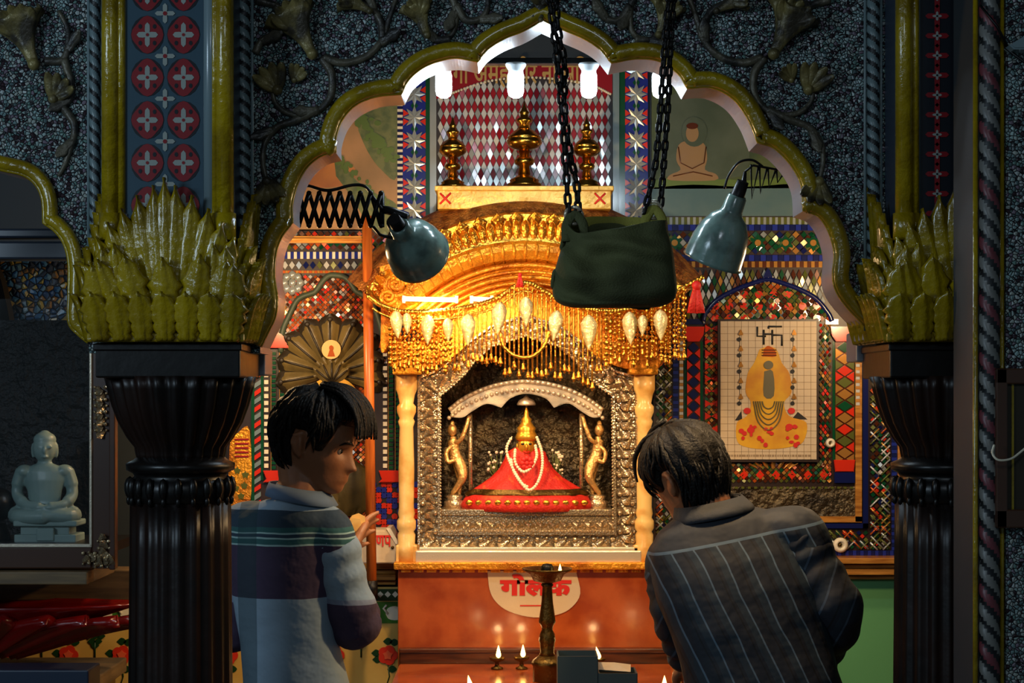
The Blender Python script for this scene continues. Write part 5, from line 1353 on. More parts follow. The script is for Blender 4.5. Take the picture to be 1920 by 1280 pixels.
def seated(cx, yb, s, Y, m, label):
    """seated meditating statue, s = pixels per unit of a 200-high figure"""
    t = thing('seated_statue', label, 'statue', P(cx, yb, Y))
    q = lambda x, y, d=0: P(cx+x*s, yb-y*s, Y+d*s*Y/F)
    b = MB(); b.boxpx(cx-58*s, yb-18*s, cx+58*s, yb, Y-S(34*s, Y), S(68*s, Y), 0, .003); b.boxpx(cx-46*s, yb-34*s, cx+46*s, yb-16*s, Y-S(26*s, Y), S(52*s, Y), 0, .003); b.boxpx(cx-16*s, yb-30*s, cx+16*s, yb-6*s, Y-S(38*s, Y), S(20*s, Y), 0, .002)
    b.boxpx(cx-60*s, yb-44*s, cx+60*s, yb-33*s, Y-S(36*s, Y), S(70*s, Y), 0, .004)
    b.build('pedestal', m, t)
    b = MB(); k = S(s, Y)
    b.tube(spline([q(-20, 58, 10), q(-48, 56, -2), q(-46, 52, -22), q(0, 52, -34), q(26, 56, -30)], 5), [18*k]*8+[15*k]*8+[11*k]*5, 12)
    b.tube(spline([q(20, 58, 10), q(48, 56, -2), q(46, 52, -22), q(0, 56, -30), q(-26, 58, -26)], 5), [18*k]*8+[15*k]*8+[11*k]*5, 12)
    el = []
    for y, w, d in ((46, 40, 26), (60, 36, 24), (80, 30, 19), (100, 33, 20), (120, 40, 22), (136, 42, 20), (146, 30, 16), (152, 14, 12), (160, 13, 12)):
        el.append([q(w*math.cos(a*PI/10), y, d*math.sin(a*PI/10)) for a in range(20)])
    b.loft(el)
    for sx in (-1, 1):
        b.tube(spline([q(sx*42, 138, 0), q(sx*50, 112, 2), q(sx*50, 90, -2), q(sx*34, 74, -22), q(sx*8, 70, -34)], 5), [13*k]*6+[11*k]*8+[9*k]*7, 12)
        b.ball(q(sx*9, 69, -34), (14*k, 9*k, 6*k), 10); b.ball(q(sx*37, 137, 0), (17*k, 16*k, 13*k), 14)
        b.ball(q(sx*22, 176, 2), (4*k, 6*k, 15*k), 8)
    b.ball(q(0, 180, 0), (22*k, 23*k, 27*k), 24); b.ball(q(0, 206, 2), (11*k, 11*k, 8*k), 12); b.ball(q(0, 196, 1), (21*k, 22*k, 15*k), 20)
    b.ball(q(0, 176, -22), (4*k, 6*k, 8*k), 8); b.ball(q(0, 164, -20), (7*k, 5*k, 3*k), 8)
    for sx in (-1, 1): b.ball(q(sx*9, 182, -20), (6*k, 4*k, 3*k), 8)
    o = b.build('body', m, t); md = o.modifiers.new('join', 'REMESH'); md.mode = 'VOXEL'; md.voxel_size = 2.0*k; md.use_smooth_shade = True
    sm = o.modifiers.new('soft', 'SMOOTH'); sm.iterations = 3; sm.factor = .5
seated(84, 1020, 1.0, YV+.18, MT['white_marble'], 'pale marble seated meditating statue in the glass case')
b = MB(); b.ball(P(-6, 945, YV+.18), S(34, YV), 20); b.lathe([(S(r, YV), EYE+(HZ-y)/F*(YV+.18)) for r, y in ((30, 1022), (24, 1000), (16, 980))], (P(-6, 0, YV+.18).x, YV+.18, 0), 20)
tag(centre(b.build('round_pot', MT['black_stone'])), 'black round pot cut by the left edge inside the glass case', 'pot')
# shelf board and beam below the case, mosaic and beams above it
tag(centre((lambda b: (b.boxpx(-420, 1072, 163, 1096, YV-.03, .3, 0, .003), b.build('shelf_board', MT['plain_wood']))[1])(MB())), 'pale wooden shelf board under the glass case', 'shelf')
tag(centre((lambda b: (b.boxpx(-420, 1068, 262, 1126, YV+.38, .1, 0, .004), b.build('support_beam', MT['plain_wood']))[1])(MB())), 'tan wooden beam behind the shelf board at left', 'beam')
mosaic_mat('blue_gold_mosaic', [(40, 74, 110), (30, 52, 84), (110, 98, 44), (60, 90, 110), (36, 44, 60), (92, 70, 40), (44, 84, 120)], (14, 18, 26), 60, .3, .08, (16, (140, 116, 44), .16))
b = MB(); b.boxpx(-420, 490, 190, 680, YV+.5, .03); tag(centre(b.build('wall_mosaic', MT['blue_gold_mosaic'])), 'dim blue and gold mosaic panel above the glass case', 'mosaic')
b = MB(); b.ppx(sp2([(-60, 470), (-10, 500), (10, 560), (24, 640), (36, 720)], 4)+[(-60, 720)], YV+.42, .05); o = b.build('curved_board', MT['matte_black']); tag(centre(o), 'black curved board at the left edge before the blue mosaic', 'board')
for i, (y0, y1) in enumerate(((428, 446), (452, 486))):
    b = MB(); b.boxpx(-420, y0, 210, y1, YV+.3-.03*i, .06, 0, .006); struct(b.build('trim_%d' % (14+i), MT['blue_paint']))
# red lotus basin and low glass table
mat('lotus_red', (124, 14, 12), .25, 0, (12, .15), coat=.5); mat('navy_box', (36, 50, 72), .4)
lb = thing('lotus_basin', 'red lotus-petalled basin under the shelf at left', 'basin', P(-60, 1235, 4.6))
b = MB(); Y = 4.6; n = 96; rings = []
def bowl_pt(f, w, k=0):
    r = 70+250*f**1.25; q = r*(1+.03*abs(math.sin(w*9))*f)+k
    return Vector((P(-60+q*math.cos(w), 0, Y).x, Y+S(q*.25, Y)*math.sin(w), EYE+(HZ-(1232-100*f))/F*Y))
for u in range(13):
    rings.append([bowl_pt(u/12, 2*PI*j/n) for j in range(n)])
b.loft(rings, 0, False); b.f.append(list(range(n))[::-1]); b.m.append(0); b.sm.append(True)
o = b.build('bowl', MT['lotus_red'], lb); md = o.modifiers.new('thick', 'SOLIDIFY'); md.thickness = .006
b = MB()
for k in range(11):
    a = PI+PI*(k+.5)/11; p0, p1 = bowl_pt(.1, a, 5), bowl_pt(.93, a, 5); up = p1-p0; sd = Vector((-math.sin(a)*1.0, math.cos(a)*.25, 0)).normalized(); out = up.cross(sd).normalized()
    if out.dot(Vector((math.cos(a), math.sin(a), 0))) < 0: out = -out
    leaf(b, p0, up, sd, out, up.length*1.05, S(92, Y), .02, .1, 0)
o = b.build('petal_ring', MT['lotus_red'], lb); md = o.modifiers.new('thick', 'SOLIDIFY'); md.thickness = .004
lt = thing('low_table', 'low table with polished stone top under the red basin', 'table', P(20, 2000, 4.6))
xa, xb = P(-420, 0, 4.6).x, P(205, 0, 4.6).x; zt_ = EYE+(HZ-1238)/F*4.75
b = MB(); b.box(((xa+xb)/2, 4.6, zt_-.02), (xb-xa, .42, .04), 0, None, .004); b.build('table_top', MT['plain_wood'], lt)
b = MB(); b.box(((xa+xb)/2, 4.62, (zt_-.04)/2), (xb-xa-.06, .36, zt_-.04)); b.build('body', MT['dark_wood'], lt)
b = MB(); b.boxpx(-420, 1256, 166, 2000, 4.2, .12, 0, .004); tag(centre(b.build('box_bench', MT['navy_box'])), 'dark blue box front at the bottom left corner', 'box')

# ------------------------------------------------------------------ bits on the right pier
pf = thing('picture_frame', 'dark wooden picture frame cut by the right edge', 'frame', P(1930, 990, PY-.03))
b = MB(); Y = PY-.035
b.boxpx(1868, 690, 1890, 990, Y, .024, 0, .003); b.boxpx(1868, 690, 2010, 720, Y, .024, 0, .003); b.boxpx(1868, 955, 2010, 990, Y, .024, 0, .003); b.boxpx(1990, 690, 2010, 990, Y, .024, 0, .003); b.build('frame', MT['case_wood'], pf)
b = MB(); b.boxpx(1888, 715, 1995, 960, Y+.012, .01); b.build('picture', MT['hood_dark'], pf)
b = MB(); b.boxpx(1897, 720, 1901, 955, Y+.009, .004); b.build('inner_slip', MT['gold_paint'], pf)
b = MB(); b.tube(spline([P(1864, 834, PY-.05), P(1861, 850, PY-.06), P(1872, 862, PY-.065), P(1895, 860, PY-.06), P(1915, 846, PY-.05), P(1945, 820, PY-.045)], 7), S(2.2, PY), 8)
tag(centre(b.build('white_cable', MT['white_bead'])), 'loose white cable looping over the picture frame at right', 'cable')
br = thing('wall_bracket', 'grey metal bracket at the top right edge on the pier', 'bracket', P(1905, 90, PY-.04))
b = MB(); b.ppx([(1893, 84), (1930, 62), (1990, 60), (1990, 92), (1902, 92)], PY-.06, .04, 0, .003); b.build('plate', MT['pale_blue_paint'], br)
b = MB(); b.tube([P(1884, 88, PY-.03), P(1930, 124, PY-.03), P(1980, 150, PY-.03)], S(3, PY), 8); b.tube([P(1838, 10, PY-.03), P(1870, 50, PY-.03), P(1890, 88, PY-.03)], S(2.5, PY), 8); b.build('stay', MT['black_metal'], br)
# hall ceiling over the near side
b = MB(); b.box((0, 1.1, 3.05), (6, 5.2, .1)); struct(b.build('ceiling_hall', MT['dark_plaster']))
# ------------------------------------------------------------------ people
mat('skin', (150, 98, 66), .5, 0, (60, .06)); mat('hair_black', (11, 9, 8), .6, 0, (150, .3), spec=.25); mat('trouser', (44, 46, 54), .8, 0, (120, .15)); mat('shoe', (30, 26, 24), .5)
mat('eye_white', (120, 110, 104), .35)
def lerp_tab(tab, z):
    if z <= tab[0][0]: return tab[0][1:]
    for a, c in zip(tab, tab[1:]):
        if a[0] <= z <= c[0]:
            t = (z-a[0])/(c[0]-a[0]); return tuple(a[k]+(c[k]-a[k])*t for k in range(1, len(a)))
    return tab[-1][1:]
_raw = [(0, .062, .0, .018), (.006, .078, -.02, .034), (.02, .088, -.045, .046), (.04, .092, -.058, .054), (.06, .092, -.07, .061), (.08, .092, -.08, .067), (.1, .091, -.09, .071), (.12, .093, -.097, .075), (.135, .097, -.1, .077), (.16, .095, -.101, .078), (.18, .086, -.096, .075), (.2, .068, -.084, .066), (.215, .048, -.066, .053), (.227, .024, -.042, .035), (.234, .003, -.018, .014), (.236, -.006, -.008, .002)]
_tab = []
for k in range(len(_raw)-1):
    p0, p1, p2, p3 = _raw[max(k-1, 0)], _raw[k], _raw[k+1], _raw[min(k+2, len(_raw)-1)]
    for q in range(5):
        t = q/5; _tab.append((p1[0]+(p2[0]-p1[0])*t,)+tuple(.5*(2*p1[i]+(p2[i]-p0[i])*t+(2*p0[i]-5*p1[i]+4*p2[i]-p3[i])*t*t+(3*p1[i]-p0[i]-3*p2[i]+p3[i])*t**3) for i in (1, 2, 3)))
_tab.append(_raw[-1])
def g(a, s): return math.exp(-(a/s)**2)
def head_pt(z, w, off=0, feat=True):
    f, k, wd = lerp_tab(_tab, z); cy, ry = (f+k)/2, (f-k)/2
    sn, cs = math.sin(w), math.cos(w)
    x = (wd+off)*math.copysign(abs(sn)**.88, sn); y = cy+(ry+off)*math.copysign(abs(cs)**.88, cs)
    if feat and cs > 0:
        nz = max(0, min(1, (.122-z)/.046)) if z > .07 else max(0, 1-(.07-z)/.012)
        y += .026*nz*g(x, .0115)+.007*g(z-.073, .008)*(g(x-.012, .007)+g(x+.012, .007))
        y -= .013*(g(x-.031, .015)+g(x+.031, .015))*g(z-.112, .013)
        y += .007*g(z-.131, .01)*(g(x-.03, .022)+g(x+.03, .022))
        y += .008*g(x, .022)*(g(z-.053, .006)+g(z-.041, .0065))-.003*g(x, .02)*g(z-.0475, .0025)
        y += .006*g(x, .016)*g(z-.014, .012)
        y -= .006*(g(x-.045, .015)+g(x+.045, .015))*g(z-.05, .02)
    return Vector((x, y, z))
def add_head(b, M):
    rings = []
    for i in range(61):
        z = .236*(i/60); rings.append([M@head_pt(z, 2*PI*j/72) for j in range(72)])
    b.loft(rings)
    for s in (-1, 1):
        c = [(.072, .012, .128), (.084, -.004, .14), (.088, -.02, .13), (.087, -.022, .112), (.08, -.012, .094), (.074, .004, .083)]
        b.tube([M@Vector((s*x, y-.008, z)) for x, y, z in c], [.005, .006, .0062, .006, .007, .008], 8)
        b.ball(M@Vector((s*.077, -.012, .112)), (.008, .016, .024), 10)
def add_hair(name, M, parent, front, side, back, seed, fringe=0, thick=.016, fall=None):
    """front/side/back: height of the hairline above the chin"""
    b = MB(); R = random.Random(seed); rings = []; n = 72
    def low(w):
        a = abs((w+PI) % (2*PI)-PI)     # 0 front .. pi back
        if a < .8: return front
        if a < 1.15: return front+(side-front)*(a-.8)/.35
        if a < 1.38: return side
        if a < 1.55: return side+(.146-side)*(a-1.38)/.17
        if a < 1.85: return .146
        if a < 2.1: return .146+(back-.146)*(a-1.85)/.25
        return back
    for i in range(25):
        ring = []
        for j in range(n):
            w = 2*PI*j/n; lo_ = low(w); z = lo_+(.2355-lo_)*(i/24)
            t = thick*min(1, .25+i/7)*(1+.25*math.sin(w*13+seed)+.25*R.uniform(-1, 1)); p = head_pt(z, w, t, False); p.z += t*max(0, (z-.17)/.07)*1.1
            ring.append(M@p)
        rings.append(ring)
    inner = [M@head_pt(low(2*PI*j/n), 2*PI*j/n, -.006, False) for j in range(n)]
    b.loft([inner]+rings)
    for k in range(230):       # locks lying on the scalp, running down from the crown
        w = R.uniform(0, 2*PI); lo_ = low(w); z1 = lo_+R.uniform(-.012, .05); z0 = min(.23, z1+R.uniform(.05, .11)); dw = R.uniform(-.25, .25)+.1
        pts = []
        for q in range(7):
            u = q/6; z = z0+(z1-z0)*u; t = thick*(.9+.5*math.sin(u*PI)) if u < .9 else thick*.6
            p = head_pt(max(.0, z), w+dw*u, t, False); p.z += thick*max(0, (z-.17)/.07); pts.append(M@p)
        b.tube(pts, [.0015, .004, .005, .005, .0045, .003, .001], 5)
    for k in range(fringe):    # tousled fringe swept forward off the brow
        x0 = R.uniform(-.062, .062); ln = R.uniform(.15, 1.15); up = R.uniform(-.006, .012); dx = R.uniform(-.012, .02)
        pts = [Vector((x0*.6, -.01, .24+thick*.8+up)), Vector((x0*.85, .045, .234+thick+up)), Vector((x0+dx*.5, .088+.006*ln, .212+thick*.7+up)), Vector((x0+dx*.9, .104+.014*ln, .188+up*.5)), Vector((x0+dx*1.3, .106+.02*ln, .176-.022*ln))]
        b.tube([M@p for p in spline(pts, 4)], [.002+.008*math.sin(min(1, (i+2)/10)*PI*.5)*(1-i/17) for i in range(17)], 6)
    return b.build(name, MATS['hair_black'], parent)
def ell(c, w, d, yaw=0, n=36, tilt=0, sq=.85):
    out = []; cy, sy = math.cos(yaw), math.sin(yaw)
    for j in range(n):
        a = 2*PI*j/n; x = w*math.copysign(abs(math.cos(a))**sq, math.cos(a)); y = d*math.copysign(abs(math.sin(a))**sq, math.sin(a))
        out.append(Vector(c)+Vector((x*cy-y*sy, x*sy+y*cy, x*tilt)))
    return out
def chain_tube(b, pts, rad, n=14):
    q = spline(pts, 6); m = len(q); out = []
    for i in range(m):
        u = i/6; k = min(int(u), len(rad)-2); out.append(rad[k]+(rad[k+1]-rad[k])*(u-k))
    b.tube(q, out, n)
def hand(b, wrist, palm_end, spread, normal, curl=.5, thumb=1):
    """palm from wrist to knuckles, four bent fingers, thumb off the side; spread = direction index->little side"""
    wrist, palm_end = Vector(wrist), Vector(palm_end); d = (palm_end-wrist).normalized(); s = Vector(spread).normalized(); nn = Vector(normal).normalized()
    L = (palm_end-wrist).length
    rings = []
    for u, w, t in ((0, .024, .018), (.25, .03, .017), (.6, .039, .015), (.9, .041, .013), (1.02, .038, .010)):
        c = wrist+d*L*u; rings.append([c+s*w*math.cos(a*PI/8)+nn*t*math.sin(a*PI/8) for a in range(16)])
    b.loft(rings)
    for k, (o, ln, r) in enumerate(((-.03, .072, .0086), (-.010, .08, .0088), (.010, .074, .0084), (.029, .058, .0075))):
        p = palm_end+s*o-d*.012; a = 0; pts = [p]
        for q, f in enumerate((.5, .28, .22)):
            a += curl*(.35 if q == 0 else .7); p = p+(d*math.cos(a)+nn*math.sin(a))*(ln*f+.006)+s*o*.10; pts.append(p.copy())
        b.tube(spline(pts, 3), [r*1.05]*4+[r*.95]*3+[r*.85, r*.75, r*.5], 8)
    p = wrist+d*L*.35-s*.026
    pts = [p, p+d*.02-s*.016+nn*.008, p+d*.045-s*.022+nn*.016, p+d*.066-s*.018+nn*.022]
    b.tube(spline(pts, 3), [.013]*3+[.0115]*3+[.0105, .0095, .008, .005], 8)
def finish(o, voxel, it=4):
    md = o.modifiers.new('join', 'REMESH'); md.mode = 'VOXEL'; md.voxel_size = voxel; md.use_smooth_shade = True
    sm = o.modifiers.new('soft', 'SMOOTH'); sm.iterations = it; sm.factor = .5
    return o
def head_matrix(c, yaw, pitch, roll):
    return Matrix.Translation(c)@Matrix.Rotation(yaw, 4, 'Z')@Matrix.Rotation(roll, 4, 'Y')@Matrix.Rotation(pitch, 4, 'X')@Matrix.Translation((0, .0, -.12))
def face_bits(M, parent):
    for s in (-1, 1):
        b = MB(); b.ball(M@Vector((s*.031, .0675, .112)), .0122, 14); b.ball(M@Vector((s*.031, .0772, .112)), (.0055, .0045, .0055), 10, 1); b.build('eye', [MATS['eye_white'], MATS['hair_black']], parent)
        b = MB(); b.tube([M@Vector((s*x, y, z)) for x, y, z in ((.012, .099, .131), (.028, .099, .137), (.045, .088, .135), (.054, .078, .128))], [.002, .0035, .003, .001], 6); b.build('eyebrow', MATS['hair_black'], parent)
def rings_px(spec, yaw, tilt=0):
    return [ell(P(cx, y, Y), S(w, Y), S(d, Y), yaw, tilt=tilt) for y, cx, Y, w, d in spec]
def legs(b, t_, hip, feet, hipr, kneebend):
    for (hx, hy, hz), (fx, fy) in zip(hip, feet):
        kn = Vector(((hx+fx)/2, (hy+fy)/2+kneebend, hz*.53)); chain_tube(b, [(hx, hy, hz), ((hx+kn.x)/2, (hy+kn.y)/2, (hz+kn.z)/2), kn, ((fx+kn.x)/2, (fy+kn.y)/2-.01, kn.z/2+.03), (fx, fy, .05)], [hipr, hipr*.92, hipr*.68, hipr*.62, hipr*.45])

# --- left: young man in the checked shirt
Y0 = 4.2
bx = P(560, 0, Y0).x
t = person = thing('person', 'young man in pale checked shirt standing behind the left column, looking right', 'person', (bx, Y0, 0))
Mh = head_matrix(P(594, 826, Y0), math.radians(-90-14), math.radians(-13), math.radians(0))
b = MB(); add_head(b, Mh)
neck0 = Mh@Vector((0, -.03, .05))
chain_tube(b, [Mh@Vector((0, -.025, .09)), neck0, P(566, 918, Y0-.005), P(548, 945, Y0-.01)], [.056, .054, .056, .066])
spec = [(938, 548, Y0-.01, 46, 40), (952, 542, Y0-.01, 74, 44), (972, 536, Y0-.01, 92, 52), (1010, 531, Y0, 97, 60), (1060, 529, Y0, 94, 64), (1130, 532, Y0, 88, 60), (1200, 542, Y0, 84, 58), (1280, 556, Y0, 92, 64), (1350, 560, Y0, 94, 66), (1390, 560, Y0, 80, 60)]
yawL = math.radians(-14)
b.loft(rings_px(spec, yawL))
sh, el_, wr = P(618, 998, Y0-.03), P(664, 1168, Y0-.01), P(654, 1062, Y0+.19)
chain_tube(b, [P(590, 985, Y0-.02), sh, (sh+el_)/2, el_], [.05, .054, .048, .042])
chain_tube(b, [el_, (el_+wr)/2+Vector((.004, 0, -.012)), wr], [.042, .037, .026])
pe = P(663, 1030, Y0+.25)
hand(b, wr, P(664, 1022, Y0+.235), Vector((-.25, .15, -1)), Vector((.9, .3, .15)), .75)
shl, ell_, wrl = P(452, 990, Y0+.03), P(436, 1168, Y0+.05), P(500, 1150, Y0+.28)
chain_tube(b, [P(480, 985, Y0+.01), shl, (shl+ell_)/2, ell_], [.05, .054, .048, .042]); chain_tube(b, [ell_, (ell_+wrl)/2, wrl], [.042, .037, .026])
hand(b, wrl, wrl+Vector((.06, .05, .01)), Vector((0, .3, -1)), Vector((.4, -.9, 0)), .6)
hz = P(0, 1370, Y0).z
legs(b, t, [(bx-.085, Y0, hz), (bx+.085, Y0, hz)], [(bx-.1, Y0-.02), (bx+.1, Y0)], .088, .02)
for s in (-1, 1): chain_tube(b, [(bx+s*.1, Y0-.05, .05), (bx+s*.1, Y0+.06, .04), (bx+s*.11, Y0+.16, .03)], [.04, .042, .03])
finish(b.build('body', MATS['skin'], t), .0045, 3)
face_bits(Mh, t)
add_hair('hair', Mh, t, .178, .105, .045, 3, 46, .017)
# shirt with woven bands
def band_mat(name, bands, vstripe=None, rough=.85, nz=.006):
    m = bpy.data.materials.new(name); m.use_nodes = True; nt = m.node_tree; N = nt.nodes; L = nt.links; bs = N['Principled BSDF']; bs.inputs['Roughness'].default_value = rough
    tc = N.new('ShaderNodeTexCoord'); sp = N.new('ShaderNodeSeparateXYZ'); L.new(tc.outputs['Object'], sp.inputs[0])
    no = N.new('ShaderNodeTexNoise'); no.inputs['Scale'].default_value = 9; L.new(tc.outputs['Object'], no.inputs['Vector'])
    m1 = N.new('ShaderNodeMath'); m1.operation = 'MULTIPLY_ADD'; m1.inputs[1].default_value = nz*2; L.new(no.outputs['Fac'], m1.inputs[0])
    mr = N.new('ShaderNodeMapRange'); lo_, hi_ = bands[0][0], bands[-1][0]+.02
    L.new(sp.outputs[2], m1.inputs[2]); L.new(m1.outputs[0], mr.inputs['Value']); mr.inputs['From Min'].default_value = lo_; mr.inputs['From Max'].default_value = hi_
    r = N.new('ShaderNodeValToRGB'); r.color_ramp.interpolation = 'CONSTANT'
    for i, (z, c) in enumerate(bands):
        e = r.color_ramp.elements[i] if i < 2 else r.color_ramp.elements.new((z-lo_)/(hi_-lo_))
        e.position = (z-lo_)/(hi_-lo_); e.color = (*lin(c), 1)
    L.new(mr.outputs[0], r.inputs[0]); col = r.outputs[0]
    if vstripe:
        x0, x1, c, k = vstripe
        a = N.new('ShaderNodeMath'); a.operation = 'GREATER_THAN'; a.inputs[1].default_value = x0; d = N.new('ShaderNodeMath'); d.operation = 'LESS_THAN'; d.inputs[1].default_value = x1
        mu = N.new('ShaderNodeMath'); mu.operation = 'MULTIPLY'; mk = N.new('ShaderNodeMath'); mk.operation = 'MULTIPLY'; mk.inputs[1].default_value = k
        L.new(sp.outputs[0], a.inputs[0]); L.new(sp.outputs[0], d.inputs[0]); L.new(a.outputs[0], mu.inputs[0]); L.new(d.outputs[0], mu.inputs[1]); L.new(mu.outputs[0], mk.inputs[0])
        mx = N.new('ShaderNodeMixRGB'); mx.inputs[2].default_value = (*lin(c), 1); L.new(mk.outputs[0], mx.inputs[0]); L.new(col, mx.inputs[1]); col = mx.outputs[0]
    L.new(col, bs.inputs['Base Color'])
    bn = N.new('ShaderNodeTexNoise'); bn.inputs['Scale'].default_value = 14; bn.inputs['Detail'].default_value = 3; L.new(tc.outputs['Object'], bn.inputs['Vector'])
    bp = N.new('ShaderNodeBump'); bp.inputs['Strength'].default_value = .5; bp.inputs['Distance'].default_value = .02; L.new(bn.outputs['Fac'], bp.inputs['Height']); L.new(bp.outputs['Normal'], bs.inputs['Normal'])
    MATS[name] = m; return m
zb_ = lambda y: P(0, y, Y0-.08).z
PALE, TEAL, PURP, LINE, GRN = (150, 172, 190), (52, 70, 86), (72, 58, 82), (168, 200, 196), (56, 104, 104)
band_mat('checked_shirt', [(zb_(1500), PALE), (zb_(1118), PURP), (zb_(1020), LINE), (zb_(1017), GRN), (zb_(1008), LINE), (zb_(1005), TEAL), (zb_(998), LINE), (zb_(995), GRN), (zb_(986), TEAL), (zb_(953), PALE), (zb_(700), PALE)], (P(452, 0, Y0).x-bx, P(490, 0, Y0).x-bx, (30, 62, 66), .6))
band_mat('checked_sleeve', [(zb_(1500), PURP), (zb_(1132), (140, 150, 172)), (zb_(1124), PALE), (zb_(700), PALE)])
mat('collar_blue', (104, 124, 150), .85)
def cloth_noise(b, amp, sc, fold=None):
    for v in b.v:
        n_ = noise.noise_vector(v*sc)+noise.noise_vector(v*sc*2.3)*.5
        v += Vector(n_)*amp
b = MB(); spS = [(936, 550, Y0-.01, 52, 46)]+[(y, cx, Y, w+8, d+9) for y, cx, Y, w, d in spec[1:-2]]+[(1350, 562, Y0, 108, 78), (1400, 562, Y0, 112, 80)]
rg = rings_px(spS, yawL); b.loft(rg)
chain_tube(b, [P(585, 983, Y0-.02), sh+Vector((0, 0, .0)), sh+(el_-sh)*.3], [.058, .063, .058]); chain_tube(b, [P(485, 983, Y0+.01), shl, shl+(ell_-shl)*.3], [.058, .063, .058])
cloth_noise(b, .004, 9)
shirt = finish(b.build('shirt', MATS['checked_shirt'], t), .007, 5)
for (a, e, w2) in ((sh, el_, wr), (shl, ell_, wrl)):
    b = MB(); q = spline([a+Vector((-.03 if a.x > P(535, 0, Y0).x else .03, 0, -.006)), a+(e-a)*.1, (a+e)/2, e, e+(w2-e)*.22], 8); m = len(q)
    rad = [.05+.012*math.sin(min(1, i/8)*PI/2)+.0035*math.sin(i*1.3)+(.002 if i > m-8 else 0) for i in range(m)]
    b.tube(q, rad, 18); cloth_noise(b, .004, 14); finish(b.build('shirt_sleeve', MATS['checked_sleeve'], shirt), .006, 4)
b = MB()      # stand-up collar with fold-over
for w_, r0, r1, z0, z1 in ((0, 50, 46, 946, 912), (4, 47, 60, 912, 938)):
    A, C = P(560, z0, Y0-.005), P(566, z1, Y0-.005)
    b.loft([ell(A, S(r0+w_, Y0), S(r0-2+w_, Y0), yawL, 36, -.18), ell((A+C)/2, S((r0+r1)/2+w_+1, Y0), S((r0+r1)/2+w_, Y0), yawL, 36, -.18), ell(C, S(r1+w_, Y0), S(r1-2+w_, Y0), yawL, 36, -.18)], 0, False)
o = b.build('collar', MATS['collar_blue'], shirt); md = o.modifiers.new('thick', 'SOLIDIFY'); md.thickness = .004
def trousers(t, bx, y, hz, spread, knee):
    b = MB(); b.loft([ell((bx, y, hz-.03), .17, .12), ell((bx, y, hz+.03), .145, .1), ell((bx, y, hz+.06), .12, .08)])
    legs(b, t, [(bx-.085, y, hz), (bx+.085, y, hz)], [(bx-spread, y-.02), (bx+spread, y)], .102, knee)
    finish(b.build('trousers', MATS['trouser'], t), .009, 4)
    for s in (-1, 1):
        b = MB(); chain_tube(b, [(bx+s*spread, y-.07, .045), (bx+s*spread, y+.06, .045), (bx+s*(spread+.01), y+.18, .03)], [.045, .05, .035]); b.box((bx+s*spread, y+.05, .012), (.1, .27, .024), 0, None, .008); b.build('shoe', MATS['shoe'], t)
trousers(t, bx, Y0, hz, .1, .02)
# folded paper held in his raised hand
b = MB(); b.ppx([(653, 998), (652, 978), (660, 966), (672, 962), (684, 968), (686, 992), (680, 1004)], Y0+.235, .004); b.ppx([(656, 994), (660, 970), (676, 972), (678, 998)], Y0+.228, .003)
tag(centre(b.build('folded_paper', MATS['cream_marble'])), 'folded cream paper held up in the young man\'s hand', 'paper')

# --- right: man in the dark striped shirt, bending forward
Y1 = 4.1
bx = P(1440, 0, Y1).x
t = thing('person', 'man in dark striped shirt bending forward before the altar, back to us', 'person', (bx, Y1, 0))
Mh = head_matrix(P(1289, 890, Y1+.09), math.radians(40), math.radians(-22), math.radians(-13))
b = MB(); add_head(b, Mh)
chain_tube(b, [Mh@Vector((0, -.02, .09)), Mh@Vector((0, -.03, .03)), P(1332, 962, Y1+.062), P(1346, 995, Y1+.04)], [.054, .052, .05, .06])
spec = [(964, 1338, Y1+.05, 60, 46), (980, 1354, Y1+.045, 112, 58), (1006, 1364, Y1+.04, 134, 70), (1045, 1374, Y1+.03, 145, 82), (1100, 1388, Y1+.01, 148, 88), (1160, 1402, Y1-.01, 140, 88), (1220, 1416, Y1-.03, 134, 84), (1280, 1430, Y1-.05, 134, 84), (1340, 1440, Y1-.05, 136, 88), (1400, 1445, Y1-.04, 120, 84)]
yawR = math.radians(6)
b.loft(rings_px(spec, yawR, .16))
sh, el_, wr = P(1494, 1002, Y1+.0), P(1572, 1150, Y1-.04), P(1520, 1262, Y1+.16)
chain_tube(b, [P(1450, 1000, Y1+.02), sh, (sh+el_)/2, el_], [.056, .06, .052, .044]); chain_tube(b, [el_, (el_+wr)/2, wr], [.044, .038, .027])
hand(b, wr, wr+Vector((-.03, .05, -.045)), Vector((1, .3, 0)), Vector((0, .5, .8)), .4)
shl, ell_, wrl = P(1252, 1046, Y1+.06), P(1262, 1150, Y1+.05), P(1290, 1250, Y1+.16)
chain_tube(b, [P(1292, 1024, Y1+.05), shl, (shl+ell_)/2, ell_], [.05, .046, .044, .042]); chain_tube(b, [ell_, (ell_+wrl)/2, wrl], [.042, .038, .027])
hand(b, wrl, wrl+Vector((.02, .06, -.03)), Vector((1, .3, 0)), Vector((0, -.4, -.8)), .35)
hz = P(0, 1400, Y1).z
legs(b, t, [(bx-.085, Y1-.05, hz), (bx+.085, Y1-.05, hz)], [(bx-.12, Y1-.08), (bx+.12, Y1-.06)], .088, .05)
for s in (-1, 1): chain_tube(b, [(bx+s*.12, Y1-.11, .05), (bx+s*.12, Y1, .04), (bx+s*.13, Y1+.1, .03)], [.04, .042, .03])
finish(b.build('body', MATS['skin'], t), .0045, 3)
face_bits(Mh, t)
add_hair('hair', Mh, t, .178, .105, .008, 8, 10, .014)
